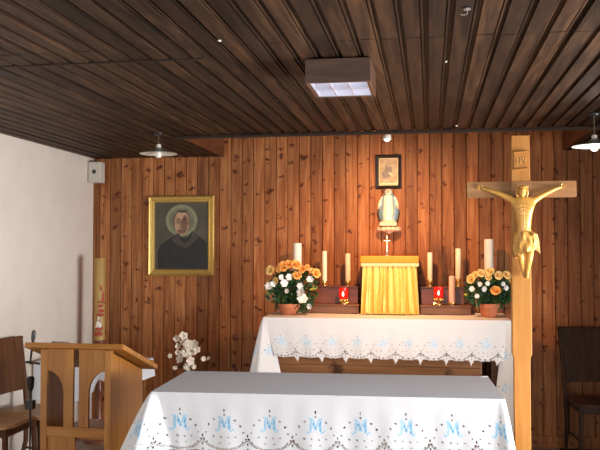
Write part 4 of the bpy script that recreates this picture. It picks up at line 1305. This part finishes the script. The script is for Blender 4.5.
def loft(mb, rings, n=32, wob=0, mi=0, cap=True):
    for (z_, rx, ry, cx_, cy_, a0_, a1_) in []: pass
    vs = []
    for (z_, rx, ry, cx_, cy_) in rings:
        for k in range(n):
            a = 2 * PI * k / n
            f_ = 1 + wob * math.sin(a * 9) * (1 - z_ / Hs)
            vs.append((cx_ + math.cos(a) * rx * f_, cy_ + math.sin(a) * ry * f_, z_))
    fs = []
    for i in range(len(rings) - 1):
        for k in range(n):
            a = i * n + k; b2 = i * n + (k + 1) % n; fs.append((a, b2, b2 + n, a + n))
    if cap: fs += [tuple(range(n))[::-1], tuple(range((len(rings) - 1) * n, len(rings) * n))]
    mb.add(vs, fs, mi)
k_ = Hs
m = MB()
loft(m, [(0, .040, .036, 0, 0), (.012, .044, .040, 0, 0), (.25 * k_, .040, .034, 0, 0), (.5 * k_, .034, .028, 0, 0), (.62 * k_, .033, .024, 0, 0), (.74 * k_, .040, .024, 0, 0), (.80 * k_, .030, .020, 0, 0), (.83 * k_, .012, .012, 0, -.002), (.86 * k_, .011, .012, 0, -.004), (.89 * k_, .017, .018, 0, -.005), (.93 * k_, .018, .020, 0, -.004), (.97 * k_, .014, .016, 0, -.002), (.985 * k_, .004, .004, 0, 0)], wob=.07)
fg = m.build('figure', M['plasterwhite'], t, smooth=True)
for s in (-1, 1):
    m = MB()
    m.tube([(s * .034, -.004, .75 * k_), (s * .050, -.010, .60 * k_), (s * .058, -.034, .47 * k_)], [.014, .013, .009], 10)
    m.build('sleeve', M['plasterwhite'], fg, smooth=True)
for s in (-1, 1):
    m = MB()
    c = V_((s * .060, -.040, .45 * k_))
    m.ball(c, .008, 8, sc=(.8, .6, 1.2))
    for q_ in range(4): m.tube([c + V_(((q_ - 1.5) * .003, -.001, -.005)), c + V_(((q_ - 1.5) * .0045, -.004, -.018 + abs(q_ - 1.5) * .002))], [.0018, .0012], 5)
    m.tube([c + V_((-s * .006, -.002, -.002)), c + V_((-s * .011, -.006, -.009))], [.002, .0014], 5)
    m.build('hand', M['plasterskin'], fg, smooth=True)
m = MB()
m.ball((0, -.012, .915 * k_), .0155, 12, sc=(.9, .85, 1.15))
m.ball((0, -.0265, .912 * k_), .003, 6, sc=(.8, 1, 1.6))
m.build('face', M['plasterskin'], fg, smooth=True)
m = MB()
# mantle: open-front shell draped from head to base
n = 30; rows = [(.02, .052, .046), (.2 * k_, .060, .046), (.42 * k_, .068, .044), (.6 * k_, .058, .038), (.74 * k_, .048, .032), (.82 * k_, .030, .026), (.88 * k_, .024, .024), (.95 * k_, .022, .023), (.99 * k_, .012, .012)]
for side in (0, 1):
    for (z_, rx, ry) in rows:
        for k in range(n + 1):
            gap = .58 if z_ < .8 * k_ else .8
            a = -PI / 2 + gap + (2 * PI - 2 * gap) * k / n
            f_ = (1 + .05 * math.sin(k * 1.3) * (1 - z_ / k_)) * (1 if side == 0 else .94)
            m.v.append((math.cos(a) * rx * f_, math.sin(a) * ry * f_ + .002, z_ + (0 if side == 0 else -.0)))
st = len(rows) * (n + 1)
for i in range(len(rows) - 1):
    for k in range(n):
        a = i * (n + 1) + k
        m.f.append((a, a + 1, a + n + 2, a + n + 1)); m.m.append(0)
        m.f.append((st + a, st + a + n + 1, st + a + n + 2, st + a + 1)); m.m.append(0)
    for k in (0, n):
        a = i * (n + 1) + k; m.f.append((a, a + n + 1, st + a + n + 1, st + a)); m.m.append(0)
m.build('mantle', M['plasterblue'], t, smooth=True)
m = MB()
loft(m, [(.85 * k_, .0255, .0245, 0, .006), (.92 * k_, .0245, .0245, 0, .004), (.975 * k_, .0185, .019, 0, .003), (k_, .006, .006, 0, .002)])
m.build('veil', M['plasterwhite'], t, smooth=True)
m = MB().lathe([(.052, -.0), (.052, .008), (.044, .014)], n=24, sy=.9); m.build('base', M['bracket'], t, smooth=True)

# loudspeaker in the corner
a = at(88.5, 162, 6.66); b_ = at(103, 182.5, 6.66)
t = thing('loudspeaker', 'small off-white loudspeaker box high in the left corner', 'loudspeaker', ((a.x + b_.x) / 2 - .008, 6.775, (a.z + b_.z) / 2))
w_ = (b_.x - a.x) / 2 - .010; h_ = (a.z - b_.z) / 2
MB().box(-w_, w_, -.13, -.03, -h_, h_).box(-.02, .02, -.03, .022, -.03, .03).build('cabinet', M['speaker'], t, bevel=.006)
m = MB(); m.lathe([(.001, -.004), (.018, -.002), (.020, .004)], (0, -.131, .004), 16, mtx=Matrix.Rotation(PI / 2, 4, 'X')); m.build('driver', M['grille'], t, smooth=True)
MB().box(-w_ + .008, w_ - .008, -.133, -.130, -h_ + .008, h_ - .008).build('front_cover', M['speaker'], t, bevel=.001)

# ------------------------------------------------------------------ lamps
def pendant(px, pyc, D, label, lit):
    c = at(px, 158, D); zs_ = at(px, pyc, D).z
    t = thing('pendant_lamp', label, 'lamp', (c.x, D, CEIL))
    MB().lathe([(.001, -.018), (.03, -.016), (.036, -.006), (.036, -.001)], n=20).build('ceiling_cup', M['blackmetal'], t, smooth=True)
    d0 = zs_ - CEIL
    MB().tube([(0, 0, -.016), (0, 0, d0 + .05)], .004, 8).build('cord', M['stem'], t)
    MB().lathe([(.012, d0 + .055), (.016, d0 + .05), (.018, d0 + .025), (.022, d0 + .018)], n=16).build('socket', M['enamel'], t, smooth=True)
    r_ = .128
    m = MB().lathe([(.018, d0 + .030), (.030, d0 + .019), (.055, d0 + .007), (.090, d0 - .003), (r_, d0 - .010), (r_ + .003, d0 - .014)], n=40, caps=False, mi=0)
    m.lathe([(.018, d0 + .027), (.030, d0 + .016), (.055, d0 + .004), (.090, d0 - .006), (r_, d0 - .013), (r_ + .003, d0 - .014)], n=40, caps=False, mi=1)
    m.build('lamp_shade', [M['enamelgreen'], M['enamel']], t, smooth=True)
    MB().lathe([(.010, d0 + .022), (.013, d0 + .01), (.020, d0 - .010), (.023, d0 - .024), (.018, d0 - .038), (.001, d0 - .044)], n=20).build('light_bulb', M['bulb'] if lit else M['bulboff'], t, smooth=True)
    return c, zs_
pendant(158.5, 152, 5.35, 'pendant lamp with shallow cone shade above the portrait, unlit', False)
cR, zR = pendant(594.5, 144, 5.0, 'pendant lamp with glowing bulb at the right edge by the ceiling', True)

# boxed fluorescent ceiling light
x0, x1 = -.515, -.170
x0 = at(305, 72, 3.36).x; x1 = at(370.5, 72, 3.36).x
y0 = 3.36; y1 = 3.70; zb_ = CEIL - .108
cxl = (x0 + x1) / 2; hwL = (x1 - x0) / 2
t = thing('ceiling_light', 'wooden box ceiling light with lit white louvre grid underneath', 'ceiling light', (cxl, y0, CEIL - .004))
z0 = zb_ - (CEIL - .004)
m = MB().box(-hwL, hwL, 0, .012, z0, 0).box(-hwL, hwL, y1 - y0 - .012, y1 - y0, z0, 0).box(-hwL, -hwL + .012, .012, y1 - y0 - .012, z0, 0).box(hwL - .012, hwL, .012, y1 - y0 - .012, z0, 0)
m.build('housing', M['boxwood'], t, bevel=.002)
m = MB()
for i in range(4):
    x_ = -hwL + .016 + (2 * hwL - .036) * i / 3
    m.box(x_, x_ + .004, .014, y1 - y0 - .014, z0 + .004, z0 + .035)
for j in range(3):
    y_ = .014 + (y1 - y0 - .032) * j / 2
    m.box(-hwL + .013, hwL - .013, y_, y_ + .004, z0 + .004, z0 + .035)
m.build('louvre', M['louvre'], t)
m = MB().box(-hwL + .013, hwL - .013, .013, y1 - y0 - .013, -.010, -.006); m.build('reflector', M['louvre'], t)
for k in range(2):
    y_ = .095 + .155 * k
    MB().tube([(-hwL + .02, y_, z0 + .055), (hwL - .02, y_, z0 + .055)], .018, 12).build('tube', M['tube'], t, smooth=True)

# spotlight hanging at the edge of the ceiling recess
c = at(387, 137.5, 5.66)
t = thing('spotlight', 'tiny round white spotlight in the ceiling recess above the print', 'spotlight', (c.x, 5.66, c.z))
MB().tube([(0, 0, .02), (0, -.0, CTOP - c.z - .001)], .006, 8).build('stem', M['blackmetal'], t)
m = MB().lathe([(.016, .03), (.026, .018), (.030, -.002), (.031, -.014), (.026, -.014), (.024, -.002)], n=20); m.build('lamp_housing', M['enamel'], t, smooth=True)
m = MB().ball((0, 0, -.012), .021, 10, sc=(1, 1, .8)); m.build('light_bulb', M['bulb'], t, smooth=True)

# small fittings on the ceiling
c = at(468, 21, 2.70)
t = thing('ceiling_hook', 'small pale metal hook screwed to the ceiling right of the box light', 'hook', (c.x, 2.74, CEIL - .003))
MB().lathe([(.012, -.004), (.012, -.0)], n=14).build('plate', M['steel'], t, smooth=True)
MB().tube([(0, 0, -.002), (0, 0, -.018), (-.012, 0, -.022), (-.024, 0, -.018)], .0022, 6).build('hook', M['steel'], t, smooth=True)
for (px, py, lab, r_, mm) in ((219.5, 41, 'bright round screw head in the ceiling planks left of the box light', .007, 'enamel'), (275, 100, 'dull round cap in the ceiling planks above the panelling left of the box light', .010, 'blackmetal'), (456.5, 126, 'tiny pale screw head in the ceiling close to the recess edge', .007, 'enamel'), (19, 56, 'dull round cap in the ceiling planks at the far left', .010, 'blackmetal'), (446, 62, 'tiny pale screw head in the ceiling between hook and recess edge', .005, 'enamel')):
    c0 = at(px, py, 1.0); dz_ = (CEIL - .004 - EYE) / (c0.z - EYE)
    m = MB().lathe([(r_, .001), (r_, -.003), (r_ * .6, -.005), (.0005, -.006)], n=16)
    tag(m.build('ceiling_screw', M[mm], loc=(c0.x * dz_, dz_, CEIL - .001), smooth=True), lab, 'screw')

# ------------------------------------------------------------------ lights
def area(name, loc, rot, sx, sy, power, colr, spread=0):
    l = bpy.data.lights.new(name, 'AREA'); l.shape = 'RECTANGLE'; l.size = sx; l.size_y = sy; l.energy = power; l.color = colr
    if spread: l.spread = R(spread)
    o = bpy.data.objects.new(name, l); col.objects.link(o); o.location = loc; o.rotation_euler = rot
    return o
area('window_daylight_rear', ((RX0 + RX1) / 2, REAR + .02, 1.5), (R(90), 0, 0), RX1 - RX0 - .1, 1.1, 84, (1, .98, .97))
area('window_daylight_right', (RIGHT - .02, (WY0 + WY1) / 2, 1.0), (R(90), 0, R(90)), WY1 - WY0 - .1, 1.0, 175, (1, .98, .96), 120)
def spot(name, loc, target, power, ang, colr, blend=.6, rad=.03):
    l = bpy.data.lights.new(name, 'SPOT'); l.energy = power; l.spot_size = R(ang); l.spot_blend = blend; l.color = colr; l.shadow_soft_size = rad
    o = bpy.data.objects.new(name, l); col.objects.link(o); o.location = loc
    o.rotation_euler = (Vector(target) - Vector(loc)).to_track_quat('-Z', 'Y').to_euler()
def point(name, loc, power, colr, rad=.03):
    l = bpy.data.lights.new(name, 'POINT'); l.energy = power; l.color = colr; l.shadow_soft_size = rad
    o = bpy.data.objects.new(name, l); col.objects.link(o); o.location = loc
c = at(387, 137.5, 5.66)
spot('spot_beam', (c.x, 5.66, c.z - .04), (-.30, 6.72, 1.35), 135, 115, (1, .52, .24), 1.0)
point('spot_glow', (c.x, 5.78, CEIL + .06), 5, (1, .45, .2))
point('pendant_glow', (cR.x, 5.0, zR - .08), 1.2, (1, .95, .9))
area('fluorescent_light', (cxl, (y0 + y1) / 2, zb_ - .004), (0, 0, 0), .26, .26, 3, (.9, .93, 1))
point('votive_glow', (v1, 6.46, AZ + .18), .22, (1, .12, .05), .02)
point('votive_glow', (v2, 6.46, AZ + .18), .22, (1, .12, .05), .02)

w = bpy.data.worlds.new('world'); sc.world = w; w.use_nodes = True
w.node_tree.nodes['Background'].inputs[0].default_value = (.75, .82, .9, 1); w.node_tree.nodes['Background'].inputs[1].default_value = .5
sc.view_settings.view_transform = 'Standard'; sc.view_settings.look = 'None'; sc.view_settings.gamma = 1; sc.view_settings.exposure = 0
sc.view_settings.use_curve_mapping = False

# repeats belong together
GROUPS = {'altar_candle': 'slim ivory candles on the altar shelves', 'pillar_candle': 'thick white candles behind the altar flowers', 'votive_lamp': 'red glass lamps on the altar shelves',
          'potted_flowers': 'terracotta flower pots at the altar ends', 'candle_shelf': 'stepped shelves either side of the tabernacle', 'wooden_chair': 'wooden chairs along the walls',
          'pendant_lamp': 'pendant lamps with cone shades', 'ceiling_screw': 'screw heads and caps in the ceiling', 'altar_cloth': 'embroidered altar cloths', 'altar_table': 'altar tables'}
for o in col.objects:
    if o.parent is None and 'label' in o:
        k = o.name.split('.')[0]
        if k in GROUPS: o['group'] = GROUPS[k]
        elif k == 'candle_holder' and 'brass' in o['label'] and 'tiny' not in o['label']: o['group'] = 'brass candle holders on the altar'
